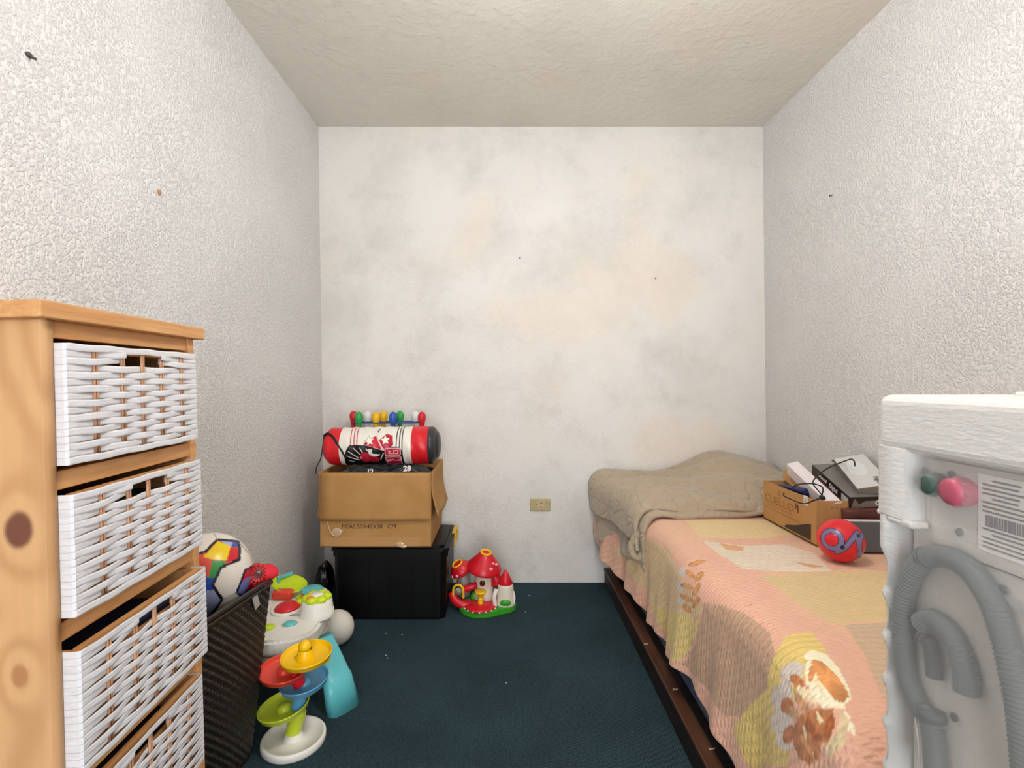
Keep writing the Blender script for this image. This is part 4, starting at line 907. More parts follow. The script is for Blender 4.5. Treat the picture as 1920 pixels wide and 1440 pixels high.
# --- printed pattern in cloth coordinates (q across the bed from the fold, Y along it)
q = Qc; Y = Yg
jx = .006*(fbm(q*14, Y*14, 41)-.5); jy = .008*(fbm(q*14+7, Y*14, 43)-.5)
qa, Ya = q+jx, Y+jy
C = np.zeros(q.shape+(3,), np.float32)
PEACH = L3((236, 182, 156)); C[:] = PEACH
m_ = fbm(q*3, Y*2.5, 50)[..., None]; C = C*(1-.35*smoothstep(.45, .6, m_))+L3((238, 200, 160))*.35*smoothstep(.45, .6, m_)
stripe = (.5+.5*np.sin((Y*55+q*20)))[..., None]
pats = [
 ([(0.113,2.072),(0.669,2.072),(0.607,1.907),(0.342,1.843),(0.084,1.843)],(234,206,152),0),
 ([(0.082,1.807),(0.213,1.755),(0.352,1.772),(0.404,1.675),(0.354,1.514),(0.22,1.502),(0.097,1.527),(0.076,1.65)],(240,222,198),1),
 ([(0.133,1.784),(0.199,1.744),(0.171,1.696),(0.123,1.717)],(226,168,118),0),
 ([(0.119,1.474),(0.299,1.502),(0.417,1.514),(0.561,1.494),(0.34,1.214),(0.149,1.196),(0.134,1.3)],(226,196,146),0),
 ([(0.287,1.593),(0.362,1.566),(0.306,1.527)],(222,160,110),0),
 ([(-0.228,2.405),(-0.079,2.165),(-0.034,1.774),(-0.052,1.628),(-0.071,1.409),(-0.173,1.594),(-0.283,1.868),(-0.272,2.165)],(232,200,152),1),
 ([(-0.277,1.991),(-0.264,1.868),(-0.168,1.618),(-0.111,1.446),(-0.184,1.485),(-0.274,1.549),(-0.308,1.594),(-0.312,1.806)],(236,208,132),1),
 ([(-0.053,1.435),(-0.017,1.292),(-0.012,1.174),(-0.026,1.109),(-0.095,1.107),(-0.222,1.192),(-0.265,1.276),(-0.291,1.549),(-0.174,1.465)],(208,168,138),2),
 ([(-0.026,1.109),(0.002,1.135),(0.072,1.151),(0.059,1.083),(0.026,1.004),(-0.064,0.988),(-0.175,0.987),(-0.318,1.174),(-0.285,1.247),(-0.176,1.179),(-0.095,1.107)],(240,210,126),2),
 ([(0.175,1.188),(0.333,1.206),(0.133,0.952),(0.053,0.905),(0.121,1.042)],(216,184,152),1),
 ([(0.001,1.061),(0.03,1.072),(0.046,1.052),(0.039,1.0),(0.013,0.938),(-0.008,0.895),(-0.014,0.857),(-0.019,0.844),(-0.022,0.861),(-0.01,0.894),(-0.025,0.921),(-0.02,0.984)],(252,242,208),0),
 ([(-0.015,1.011),(-0.019,1.003),(-0.027,1.002),(-0.034,1.006),(-0.042,1.015),(-0.048,1.028),(-0.05,1.041),(-0.049,1.053),(-0.044,1.06),(-0.036,1.064),(-0.028,1.064),(-0.021,1.061),(-0.015,1.054),(-0.012,1.045),(-0.011,1.034),(-0.011,1.021)],(226,212,200),3),
 ([(-0.048,0.999),(-0.057,0.998),(-0.069,1.004),(-0.084,1.019),(-0.098,1.038),(-0.109,1.057),(-0.114,1.074),(-0.112,1.085),(-0.104,1.089),(-0.091,1.085),(-0.076,1.074),(-0.061,1.059),(-0.051,1.045),(-0.044,1.031),(-0.042,1.018),(-0.043,1.007)],(226,212,200),3),
 ([(-0.081,0.98),(-0.093,0.983),(-0.108,0.993),(-0.125,1.009),(-0.14,1.028),(-0.152,1.047),(-0.158,1.065),(-0.157,1.077),(-0.149,1.081),(-0.136,1.077),(-0.119,1.065),(-0.101,1.047),(-0.087,1.028),(-0.077,1.009),(-0.072,0.993),(-0.073,0.983)],(226,212,200),3),
 ([(-0.1,0.959),(-0.111,0.962),(-0.125,0.971),(-0.141,0.985),(-0.154,1.001),(-0.165,1.018),(-0.171,1.034),(-0.17,1.044),(-0.164,1.048),(-0.151,1.044),(-0.136,1.034),(-0.12,1.018),(-0.106,1.001),(-0.097,0.985),(-0.092,0.971),(-0.094,0.962)],(226,212,200),3),
 ([(-0.028,1.588),(-0.032,1.584),(-0.037,1.584),(-0.042,1.59),(-0.047,1.6),(-0.051,1.612),(-0.053,1.624),(-0.052,1.635),(-0.049,1.641),(-0.044,1.643),(-0.039,1.642),(-0.033,1.636),(-0.029,1.628),(-0.026,1.618),(-0.026,1.607),(-0.026,1.596)],(226,212,200),3),
 ([(-0.06,1.562),(-0.066,1.563),(-0.074,1.571),(-0.084,1.586),(-0.092,1.603),(-0.099,1.622),(-0.102,1.638),(-0.101,1.648),(-0.096,1.652),(-0.089,1.648),(-0.079,1.638),(-0.069,1.622),(-0.062,1.607),(-0.057,1.592),(-0.055,1.578),(-0.056,1.568)],(226,212,200),3),
 ([(-0.097,1.553),(-0.103,1.556),(-0.112,1.565),(-0.121,1.578),(-0.129,1.594),(-0.135,1.61),(-0.138,1.624),(-0.138,1.634),(-0.133,1.637),(-0.126,1.634),(-0.117,1.624),(-0.108,1.61),(-0.1,1.594),(-0.095,1.578),(-0.092,1.565),(-0.093,1.556)],(226,212,200),3),
 ([(0.007,1.588),(0.003,1.581),(-0.006,1.578),(-0.009,1.578),(-0.013,1.582),(-0.016,1.589),(-0.019,1.598),(-0.02,1.607),(-0.02,1.614),(-0.018,1.618),(-0.014,1.618),(-0.011,1.616),(-0.008,1.613),(0.001,1.608),(0.005,1.602),(0.007,1.595)],(214,150,92),4),
 ([(-0.028,1.533),(-0.03,1.535),(-0.033,1.544),(-0.035,1.556),(-0.036,1.57),(-0.037,1.585),(-0.036,1.597),(-0.033,1.604),(-0.031,1.607),(-0.028,1.603),(-0.026,1.595),(-0.024,1.583),(-0.023,1.569),(-0.023,1.555),(-0.024,1.543),(-0.025,1.535)],(214,150,92),4),
 ([(-0.008,1.531),(-0.009,1.525),(-0.011,1.518),(-0.014,1.511),(-0.019,1.508),(-0.024,1.507),(-0.028,1.51),(-0.032,1.515),(-0.034,1.521),(-0.032,1.526),(-0.03,1.531),(-0.025,1.534),(-0.02,1.536),(-0.015,1.538),(-0.011,1.538),(-0.009,1.536)],(214,150,92),4),
 ([(-0.046,1.512),(-0.05,1.515),(-0.054,1.524),(-0.06,1.539),(-0.066,1.558),(-0.07,1.577),(-0.073,1.593),(-0.072,1.603),(-0.07,1.605),(-0.065,1.599),(-0.059,1.587),(-0.053,1.571),(-0.049,1.554),(-0.045,1.538),(-0.044,1.524),(-0.044,1.515)],(214,150,92),4),
 ([(-0.029,1.497),(-0.03,1.492),(-0.032,1.486),(-0.037,1.483),(-0.043,1.482),(-0.05,1.485),(-0.057,1.491),(-0.063,1.499),(-0.066,1.507),(-0.066,1.512),(-0.062,1.514),(-0.055,1.514),(-0.048,1.512),(-0.041,1.51),(-0.035,1.506),(-0.031,1.502)],(214,150,92),4),
 ([(-0.08,1.501),(-0.085,1.508),(-0.091,1.522),(-0.097,1.54),(-0.102,1.56),(-0.105,1.578),(-0.107,1.593),(-0.105,1.6),(-0.101,1.6),(-0.095,1.591),(-0.089,1.576),(-0.083,1.558),(-0.078,1.538),(-0.075,1.52),(-0.074,1.507),(-0.076,1.5)],(214,150,92),4),
 ([(-0.053,1.474),(-0.052,1.468),(-0.055,1.463),(-0.06,1.461),(-0.068,1.463),(-0.077,1.47),(-0.087,1.479),(-0.094,1.489),(-0.098,1.498),(-0.099,1.504),(-0.095,1.507),(-0.088,1.505),(-0.079,1.5),(-0.069,1.493),(-0.061,1.486),(-0.056,1.48)],(214,150,92),4),
 ([(-0.121,1.514),(-0.125,1.523),(-0.128,1.533),(-0.13,1.545),(-0.13,1.555),(-0.127,1.562),(-0.123,1.565),(-0.118,1.563),(-0.113,1.558),(-0.108,1.548),(-0.105,1.538),(-0.104,1.527),(-0.104,1.517),(-0.107,1.51),(-0.111,1.507),(-0.116,1.509)],(214,150,92),4),
 ([(0.0,1.032),(0.011,1.035),(0.019,1.024),(0.019,0.99),(0.012,0.951),(-0.006,0.903),(-0.01,0.917),(-0.01,0.939),(-0.009,0.966),(-0.006,0.993),(-0.014,0.975),(-0.016,0.987)],(230,156,92),4),
 ([(-0.007,0.989),(-0.01,0.964),(-0.014,0.929),(-0.015,0.96)],(248,226,182),0),
 ([(-0.026,0.979),(-0.029,0.981),(-0.032,0.986),(-0.035,0.995),(-0.036,1.004),(-0.037,1.014),(-0.036,1.023),(-0.034,1.028),(-0.031,1.03),(-0.028,1.028),(-0.025,1.022),(-0.023,1.014),(-0.022,1.005),(-0.021,0.995),(-0.022,0.987),(-0.024,0.981)],(198,124,76),4),
 ([(-0.025,0.936),(-0.028,0.938),(-0.03,0.944),(-0.033,0.954),(-0.036,0.966),(-0.036,0.977),(-0.037,0.988),(-0.036,0.995),(-0.033,0.997),(-0.03,0.995),(-0.027,0.988),(-0.025,0.978),(-0.023,0.967),(-0.022,0.955),(-0.022,0.946),(-0.023,0.939)],(248,226,182),0),
 ([(-0.041,0.94),(-0.044,0.943),(-0.047,0.95),(-0.048,0.959),(-0.049,0.97),(-0.049,0.981),(-0.048,0.99),(-0.046,0.995),(-0.043,0.996),(-0.04,0.993),(-0.037,0.985),(-0.036,0.976),(-0.036,0.965),(-0.036,0.954),(-0.037,0.946),(-0.039,0.941)],(214,160,116),4),
 ([(-0.079,0.995),(-0.087,1.005),(-0.092,1.015),(-0.096,1.026),(-0.096,1.034),(-0.092,1.038),(-0.086,1.039),(-0.077,1.035),(-0.068,1.027),(-0.061,1.019),(-0.056,1.01),(-0.054,1.001),(-0.054,0.993),(-0.058,0.988),(-0.063,0.986),(-0.07,0.988)],(198,124,76),4),
 ([(-0.07,0.966),(-0.075,0.971),(-0.079,0.979),(-0.082,0.987),(-0.083,0.996),(-0.082,1.002),(-0.078,1.005),(-0.074,1.005),(-0.068,1.002),(-0.064,0.997),(-0.06,0.99),(-0.058,0.982),(-0.058,0.975),(-0.058,0.968),(-0.061,0.964),(-0.065,0.963)],(212,162,120),4),
 ([(-0.105,0.973),(-0.115,0.977),(-0.125,0.983),(-0.134,0.992),(-0.141,1.001),(-0.146,1.01),(-0.146,1.017),(-0.141,1.02),(-0.134,1.02),(-0.124,1.016),(-0.113,1.008),(-0.103,0.999),(-0.097,0.99),(-0.093,0.982),(-0.094,0.976),(-0.098,0.973)],(198,124,76),4),
 ([(-0.07,0.966),(-0.044,0.946),(-0.029,0.927),(-0.017,0.904),(-0.026,0.881),(-0.048,0.872),(-0.061,0.889),(-0.089,0.89),(-0.117,0.912),(-0.129,0.944),(-0.126,0.973),(-0.104,0.983)],(204,132,82),4),
 ([(-0.03,0.88),(-0.035,0.877),(-0.04,0.877),(-0.045,0.878),(-0.048,0.881),(-0.048,0.885),(-0.047,0.889),(-0.043,0.893),(-0.038,0.896),(-0.033,0.898),(-0.028,0.9),(-0.024,0.899),(-0.022,0.897),(-0.022,0.894),(-0.023,0.889),(-0.026,0.884)],(178,102,56),4),
 ([(-0.048,0.918),(-0.05,0.913),(-0.052,0.909),(-0.057,0.909),(-0.06,0.91),(-0.063,0.914),(-0.066,0.92),(-0.066,0.926),(-0.066,0.932),(-0.063,0.937),(-0.06,0.939),(-0.056,0.94),(-0.052,0.938),(-0.05,0.935),(-0.048,0.93),(-0.047,0.924)],(178,100,54),4),
 ([(-0.051,0.89),(-0.054,0.89),(-0.057,0.892),(-0.06,0.895),(-0.063,0.899),(-0.066,0.903),(-0.068,0.907),(-0.068,0.91),(-0.067,0.912),(-0.064,0.911),(-0.061,0.909),(-0.057,0.906),(-0.054,0.902),(-0.052,0.898),(-0.05,0.894),(-0.051,0.892)],(168,92,50),0),
 ([(-0.085,0.921),(-0.087,0.913),(-0.09,0.907),(-0.093,0.904),(-0.097,0.905),(-0.099,0.909),(-0.101,0.916),(-0.101,0.925),(-0.1,0.934),(-0.098,0.943),(-0.096,0.95),(-0.093,0.953),(-0.089,0.952),(-0.087,0.948),(-0.085,0.94),(-0.085,0.931)],(224,160,112),0),
 ([(-0.038,0.901),(-0.039,0.903),(-0.039,0.906),(-0.039,0.911),(-0.038,0.916),(-0.036,0.921),(-0.035,0.925),(-0.033,0.927),(-0.032,0.928),(-0.031,0.926),(-0.031,0.923),(-0.032,0.918),(-0.033,0.913),(-0.034,0.908),(-0.035,0.904),(-0.037,0.902)],(248,226,182),0),
 ([(-0.083,0.93),(-0.084,0.932),(-0.083,0.935),(-0.081,0.938),(-0.078,0.94),(-0.074,0.942),(-0.071,0.944),(-0.068,0.944),(-0.066,0.943),(-0.065,0.941),(-0.066,0.938),(-0.067,0.934),(-0.07,0.931),(-0.074,0.929),(-0.077,0.928),(-0.081,0.929)],(248,226,182),0),
 ([(-0.01,0.891),(-0.013,0.868),(-0.034,0.846),(-0.068,0.862),(-0.065,0.877),(-0.032,0.869)],(236,212,168),2),
]
for poly, c, st in pats:
    k = inpoly(qa, Ya, poly)
    cc = np.ones_like(C)*L3(c)
    if st in (1, 2): cc = cc*(1-(.16 if st == 2 else .10)*(.5+.5*np.sin(Y*2*PI/.022))[..., None])
    if st == 3: cc = cc*(1-.10*(.5+.5*np.sin(Y*2*PI/.008+q*60))[..., None])
    if st == 4:
        pc = np.array(poly).mean(0); rr2 = np.sqrt((q-pc[0])**2+(Y-pc[1])**2); sz = max(np.ptp(np.array(poly), axis=0))/2
        cc = cc*(1.18-.42*np.clip(rr2/sz, 0, 1)+.12*np.sin(np.arctan2(Y-pc[1], q-pc[0])*9))[..., None]
    C[k] = cc[k]
# pills and lint
sp = vnoise(q*110, Y*110, 61)*vnoise(q*140+9, Y*140, 62); C[sp > .86] = L3((170, 110, 90))
C = C*(.95+.1*fbm(q*60, Y*60, 70)[..., None])
cm = mat('coverlet_print', (236, 182, 156), .9, .15, attr=True, sheen=.2)
nt = cm.node_tree; N = nt.nodes; L = nt.links; bs = N['Principled BSDF']
tc = N.new('ShaderNodeTexCoord'); w1 = N.new('ShaderNodeTexWave'); w1.wave_profile = 'SIN'; w1.bands_direction = 'Y'; w1.inputs['Scale'].default_value = 26; w1.inputs['Distortion'].default_value = 1.5
w2 = N.new('ShaderNodeTexWave'); w2.bands_direction = 'DIAGONAL'; w2.inputs['Scale'].default_value = 22; w2.inputs['Distortion'].default_value = 1.5
n_ = N.new('ShaderNodeTexNoise'); n_.inputs['Scale'].default_value = 160
for q_ in (w1, w2, n_): L.new(tc.outputs['Object'], q_.inputs['Vector'])
mu = N.new('ShaderNodeMath'); mu.operation = 'MULTIPLY'; L.new(w1.outputs['Fac'], mu.inputs[0]); L.new(w2.outputs['Fac'], mu.inputs[1])
ad = N.new('ShaderNodeMath'); ad.operation = 'ADD'; L.new(mu.outputs[0], ad.inputs[0]); L.new(n_.outputs['Fac'], ad.inputs[1])
bp = N.new('ShaderNodeBump'); bp.inputs['Strength'].default_value = .55; bp.inputs['Distance'].default_value = .004
L.new(ad.outputs[0], bp.inputs['Height']); L.new(bp.outputs[0], bs.inputs['Normal'])
cov = grid_obj('coverlet', Vc, cm); setcol(cov, C.reshape(-1, 3)); solid(cov, .006, 1)
tag(cov, 'peach and yellow patchwork coverlet with leaf print spread over the bed', 'coverlet')

# taupe blanket folded at the head of the bed
M.taupe = mat('taupe_plush', (178, 160, 136), .9, .15, sheen=.35, bump=.25, bscale=220)
nt = M.taupe.node_tree; N = nt.nodes; L = nt.links
vo = N.new('ShaderNodeTexVoronoi'); vo.feature = 'DISTANCE_TO_EDGE'; vo.inputs['Scale'].default_value = 17
tc = N.new('ShaderNodeTexCoord'); L.new(tc.outputs['Object'], vo.inputs['Vector'])
mr = N.new('ShaderNodeMapRange'); mr.inputs[1].default_value = .02; mr.inputs[2].default_value = .12; L.new(vo.outputs['Distance'], mr.inputs[0])
bp2 = N.new('ShaderNodeBump'); bp2.inputs['Strength'].default_value = .5; bp2.inputs['Distance'].default_value = .006
old = [n for n in N if n.type == 'BUMP'][0]; L.new(mr.outputs[0], bp2.inputs['Height']); L.new(old.outputs[0], bp2.inputs['Normal']); L.new(bp2.outputs[0], N['Principled BSDF'].inputs['Normal'])
def blanket_layer(z0, out, yfront, hang, amp, seed, wedge, parent=None, name='blanket_layer'):
    na, nb = 150, 90
    V = np.zeros((na, nb, 3)); rad = .075
    for i, a in enumerate(np.linspace(0, 1, na)):
        for j, t_ in enumerate(np.linspace(0, 1, nb)):
            yf = yfront(a); Y = 2.672-(2.672-yf)*t_
            xf = float(Xfold(Y))-out-.015; xr = wx_right(.5)-.02
            topL = xr-(xf+rad); hg = hang*(1-.35*t_) if callable(hang) is False else hang(t_)
            tot = topL+rad*PI/2+hg; s = a*tot
            zb = z0 + wedge(xr-min(s, topL), Y)
            if s < topL: x, z = xr-s, zb
            elif s < topL+rad*PI/2:
                an = (s-topL)/rad; x = xr-topL-rad*math.sin(an); z = zb-rad+rad*math.cos(an)
            else:
                d = s-topL-rad*PI/2; x = xr-topL-rad-.012*math.sin(Y*23)*d/.15; z = zb-rad-d
            # front edge rolls down and under
            r = smooth1((t_-.93)/.07); z -= r*r*amp*.9
            V[i, j] = (x, Y, z)
    X_, Y_ = V[..., 0], V[..., 1]
    al = np.linspace(0, 1, na)[:, None]
    f = fbm(X_*6+seed, Y_*6, seed)-.5
    long_ = np.sin((Y_*34+X_*9+4*fbm(X_*3, Y_*3, seed+3)))
    V[..., 2] += .036*f+.009*long_*smoothstep(.05, .3, 1-al)
    V[..., 0] -= .03*f*smoothstep(.6, .8, al)
    o = grid_obj(name, V, M.taupe, parent); solid(o, .014, 1); return o
def smooth1(x): x = min(max(x, 0), 1); return x*x*(3-2*x)
blk = thing('taupe_blanket', 'taupe plush blanket folded across the head of the bed', 'blanket')
def wedge_low(x, Y): return .01*smooth1((Y-2.2)/.3)
def wedge_up(x, Y):
    k = smooth1((Y-2.15)/.45)
    return .03*smooth1((Y-2.1)/.2)+k*(.012+.098*math.exp(-((x-1.10)/.16)**2)+.03*smooth1((x-1.1)/.2))
blanket_layer(.522, .012, lambda a: 2.085+.02*math.sin(a*5), .20, .016, 5, wedge_low, blk, 'lower_fold')
blanket_layer(.550, .035, lambda a: 2.135+.025*math.sin(a*9+1)-.05*smooth1((a-.55)/.15), .115, .03, 9, wedge_up, blk, 'upper_fold')
# rolled corner hanging at the front
b = MB(); b.smooth = True
pts = catmull([(.575, 2.115, .47), (.545, 2.11, .43), (.525, 2.115, .385), (.53, 2.11, .35), (.552, 2.095, .342), (.56, 2.09, .362)], 8)
b.tube(pts, [.017]*len(pts), 14); b.build('rolled_hem', M.taupe, blk)

# ------------------------------------------------------------------ carton on the bed and its contents
zt = .508
BXn, BYn = 1.062, 1.735   # near left corner
bc = thing('device_carton', 'low brown carton of electronics on the bed against the right wall', 'box', (BXn, BYn, zt))
w2_, l2_, h2_ = .27, .355, .155
M.card2 = mat('cardboard_tan', (196, 150, 98), .8, .15, alt=(186, 140, 88), nscale=9)
M.cardline = mat('carton_print', (160, 112, 64), .8); M.cardline2 = mat('carton_print_dark', (110, 56, 30), .8)
M.hole = mat('hole_shade', (70, 58, 48), .9)
b = MB(); th = .004
b.box((0, 0, 0), (w2_, l2_, th)); b.box((0, 0, 0), (th, l2_, h2_), .0008); b.box((w2_-th, 0, 0), (w2_, l2_, h2_), .0008); b.box((th, 0, 0), (w2_-th, th, h2_), .0008); b.box((th, l2_-th, 0), (w2_-th, l2_, h2_), .0008)
b.build('body', M.card2, bc)
Fl = frame((-.0006, .18, .08), (0, -1, 0), (0, 0, 1))
text('printed_text', 'CUELLO', .042, M.cardline, frame((-.0006, .24, .092), (0, -1, 0), (0, 0, 1)), bc, sx=1.35)
text('printed_text', 'q', .04, M.cardline, frame((-.0006, .235, .132), (0, -1, 0), (0, 0, 1)), bc)
b = MB(); b.box((-.0008, .10, .0535), (-.0002, .352, .0555)); b.box((-.0008, .14, .068), (-.0002, .32, .0695)); b.build('printed_line', M.cardline, bc)
b = MB(); b.box((-.0008, .105, .085), (-.0002, .113, .115)); b.box((-.0008, .118, .098), (-.0002, .124, .118)); b.build('printed_logo', M.cardline2, bc)
arc = [(0, .004), (.17, .004)] + [(.17-.17*t_, .062-.05*t_**1.6-.012*math.sin(t_*PI)) for t_ in np.linspace(0, 1, 12)[:-1]]
b = MB(); b.prism([(x, y+.006) for x, y in arc], .0008, frame((-.0004, .20, 0), (0, -1, 0), (0, 0, 1))); b.build('cut_out_shade', M.hole, bc)  # flat dark patch on the face paints the shade inside the cut-out
b = MB()
for k in range(7): b.box((.05+k*.018, -.0008, .128), (.056+k*.018, 0, .134))
b.build('printed_line', M.cardline, bc)
fo = MB(); fo.prism([(0, 0), (.27, 0), (.285, .02), (.275, .05), (.25, .06), (.02, .045), (.0, .03)], .003, frame((.045, .075, h2_-.035), (.10, 1, .17), (.3, -.1, 1))); fo.build('inner_flap', M.card2, bc)
# white sticker tag
b = MB(); b.box((-.0012, .048, h2_-.03), (0, .072, h2_+.004)); b.build('price_tag', M.white, bc)
b = MB(); b.box((-.0016, .05, h2_-.008), (-.001, .070, h2_-.005)); b.box((-.0016, .052, h2_-.02), (-.001, .068, h2_-.012)); b.build('tag_print', mat('tag_ink', (176, 184, 186), .8), bc)
# contents (world coordinates)
def rb(name, c, size, eul, m, label, cat, bev=.002):
    b = MB(); b.box(tuple(-s/2 for s in size), tuple(s/2 for s in size), bev)
    t_ = thing(name, label, cat, c, eul); b.build('box_body', m, t_); return t_
M.lilac = mat('white_card', (232, 222, 224), .6); M.maroon = mat('maroon_card', (112, 62, 56), .6, alt=(92, 48, 44), nscale=12)
M.blackc = mat('glossy_black_card', (24, 20, 20), .3); M.greyc = mat('grey_card', (122, 116, 110), .4); M.lightc = mat('silver_card', (212, 210, 206), .35)
fx = rb('blue_pouch', (1.125, 1.945, zt+h2_-.012), (.07, .17, .03), (R(-6), R(10), R(4)), mat('navy_film', (22, 26, 84), .25), 'shiny navy blue packet in the near left of the device carton', 'packet', .01)
w1_ = thing('white_product_box', 'slim white product box leaning in the device carton', 'box', (1.130, 1.868, zt+h2_+.020), (R(22), R(-14), R(-4)))
b = MB(); b.box((-.022, -.135, -.024), (.022, .135, .024), .001); b.build('box_body', M.lilac, w1_)
m1 = thing('maroon_box', 'maroon box with white top beneath the black device box', 'box', (1.205, 1.855, zt+h2_-.03), (R(15), R(-4), R(-4)))
b = MB(); b.box((-.05, -.14, -.04), (.07, .14, .04), .0015); b.build('box_body', M.maroon, m1)
k1 = thing('device_box', 'black and grey printed device box on top of the device carton', 'box', (1.275, 1.855, zt+h2_+.032), (R(13), R(-4), R(-9)))
b = MB(); b.box((-.085, -.145, -.021), (.075, .145, .021), .0015); b.build('box_body', M.blackc, k1)
text('printed_text', 'Universal', .019, M.wtext, frame((-.0856, .055, .003), (0, -1, 0), (0, 0, 1)), k1, bold=.0005)
text('printed_text', 'Digital', .023, M.wtext, frame((-.0856, -.032, .001), (0, -1, 0), (0, 0, 1)), k1, bold=.0006)
b = MB(); b.box((-.0858, -.135, -.012), (-.085, -.09, .012)); b.build('sticker', M.lightc, k1)
b = MB(); b.prism([(-.08, .0), (-.07, .036), (-.055, .014), (-.035, .026), (.07, .026), (.07, .008), (-.02, .003)], .0006, frame((0, -.1452, -.019), (1, 0, 0), (0, 0, 1))); b.build('printed_shape', M.greyc, k1)
text('printed_text', 'CS60', .024, M.wtext, frame((.02, -.1462, -.002), (1, 0, 0), (0, 0, 1)), k1, bold=.001)
b = MB(); b.box((-.083, -.143, .021), (.073, .143, .0218)); b.build('printed_top', M.greyc, k1)
k2 = thing('silver_box', 'grey and silver picture box topmost in the device carton', 'box', (1.29, 1.835, zt+h2_+.074), (R(16), R(-14), R(-20)))
b = MB(); b.box((-.055, -.125, -.014), (.05, .125, .014), .0015); b.build('box_body', M.greyc, k2)
b = MB(); b.box((-.053, -.123, .014), (.048, .123, .0148)); b.build('printed_top', M.lightc, k2)
b = MB(); b.smooth = True; b.ell((-.008, .02, .015), (.028, .065, .0012), 28); b.build('printed_shape', mat('pale_grey_print', (222, 224, 222), .4), k2)
text('printed_text', 'Digital', .02, M.ink, frame((.02, -.085, .0152), (0, -1, 0), (1, 0, 0)), k2)
cb = MB(); cb.smooth = True
def C3(px, py, Y): return ((px-949)*Y/950, Y, CAMH-(py-711)*Y/950)
pts = catmull([C3(1560, 864, 1.98), C3(1573, 868, 1.93), C3(1588, 863, 1.86), C3(1597, 861, 1.80), C3(1602, 866, 1.79), C3(1603, 874, 1.80)], 8)
cb.tube(pts, .0022, 8)
pts = catmull([C3(1588, 863, 1.86), C3(1560, 874, 1.80), C3(1540, 886, 1.77), C3(1526, 900, 1.73), C3(1525, 908, 1.71), C3(1530, 915, 1.69), C3(1541, 928, 1.67)], 8)
cb.tube(pts, .0022, 8)
pts = catmull([C3(1484, 916, 1.84), C3(1494, 909, 1.80), C3(1508, 907, 1.74), C3(1525, 907, 1.70), C3(1540, 912, 1.67), C3(1543, 918, 1.66), C3(1541, 928, 1.66)], 8)
cb.tube(pts, .0022, 8)
pts = catmull([C3(1538, 934, 1.66), C3(1522, 940, 1.68), C3(1512, 944, 1.70), C3(1500, 943, 1.72), C3(1485, 937, 1.78), C3(1470, 930, 1.84), C3(1470, 924, 1.86)], 8)
cb.tube(pts, .0022, 8)
cable = cb.build('cable', M.strap); tag(cable, 'thin black cable looping over the boxes in the device carton', 'cable')
b = MB(); b.smooth = True; cpt = Vector(C3(1542, 933, 1.66)); b.ell(cpt, (.011, .008, .008), 14, Matrix.Rotation(R(30), 3, 'Y')); b.build('plug', M.strap, cable)

# grey flat case behind the red ball
gb = thing('grey_case', 'flat dark grey case standing on the bed right of the red ball', 'case', (1.245, 1.68, zt+.050), (R(-9), 0, R(-3)))
b = MB(); b.box((-.115, -.014, -.049), (.115, .014, .049), .004); b.build('case_body', mat('grey_case_plastic', (92, 94, 98), .4), gb)
b = MB(); b.box((-.112, -.0135, .049), (.06, .0125, .053), .001); b.build('case_edge', M.white, gb)
def redball(D):
    P = D; C = np.zeros(D.shape, np.float32); C[:] = L3((226, 34, 46))
    def dirp(px, py):
        x = (px-1578)/41; z = -(py-1016)/37; y = -math.sqrt(max(0, 1-x*x-z*z)); v = np.array([x, y, z]); return v/np.linalg.norm(v)
    n = D.shape[:2]
    def ring(c, r): 
        return np.abs(np.arccos(np.clip(P @ c, -1, 1))-r)
    d = np.full(n, 9.)
    d = np.minimum(d, ring(dirp(1545, 1008), .42)); d = np.minimum(d, ring(dirp(1606, 1016), .47))
    d = np.minimum(d, ring(-dirp(1560, 1030), .5)); 
    pts_ = [dirp(*p) for p in ((1552, 1028), (1562, 1018), (1572, 1006), (1582, 998), (1592, 994))]
    for a_, c_ in zip(pts_[:-1], pts_[1:]):
        for t_ in np.linspace(0, 1, 8):
            v = a_*(1-t_)+c_*t_; v /= np.linalg.norm(v); d = np.minimum(d, np.arccos(np.clip(P @ v, -1, 1)))
    for p0_, p1_ in (((1585, 1000), (1592, 1042)), ((1592, 1042), (1600, 1052))):
        for t_ in np.linspace(0, 1, 14):
            v = dirp(p0_[0]+(p1_[0]-p0_[0])*t_, p0_[1]+(p1_[1]-p0_[1])*t_); d = np.minimum(d, np.arccos(np.clip(P @ v, -1, 1)))
    C[d < .135] = L3((60, 40, 84)); C[d < .10] = L3((124, 122, 164))
    for p in ((1590, 998), (1558, 1018), (1596, 1038)):
        C[(P @ dirp(*p)) > .9955] = L3((26, 30, 70))
    return C, -.0008*(d < .135)
tag(ball('red_football', (1.056, 1.60, .571), .066, redball, M.ballm, 260), 'red ball with curved blue-grey bands on the bed beside the carton', 'ball')

# ------------------------------------------------------------------ washing machine in its foam packing
M.foam = mat('white_polystyrene', (228, 226, 222), .55, .35, bump=.6, bscale=120, stretch=(.6, .6, 2), noise=.03, nscale=300, bdist=.0018)
M.washer = mat('washer_enamel', (218, 212, 204), .45)
M.hose = mat('grey_hose', (96, 103, 104), .55); M.hosed = mat('dark_hose_end', (70, 76, 80), .5)
FX = .54; FY = .74; FT = 1.058
wm = thing('washing_machine', 'washing machine back with grey hoses wrapped in hazy film at right', 'washing machine', (.869, .41, 0))
def wl(p): return (p[0]-.88, p[1]-.41, p[2])
b = MB(); b.box(wl((.578, .125, .02)), wl((1.17, .713, .984)), .012, seg=3); b.build('cabinet', M.washer, wm)
b = MB(); b.box(wl((.575, .13, .862)), wl((.579, .672, .975)), .001); pb = b.build('top_panel', mat('panel_grey', (206, 200, 194), .45), wm)
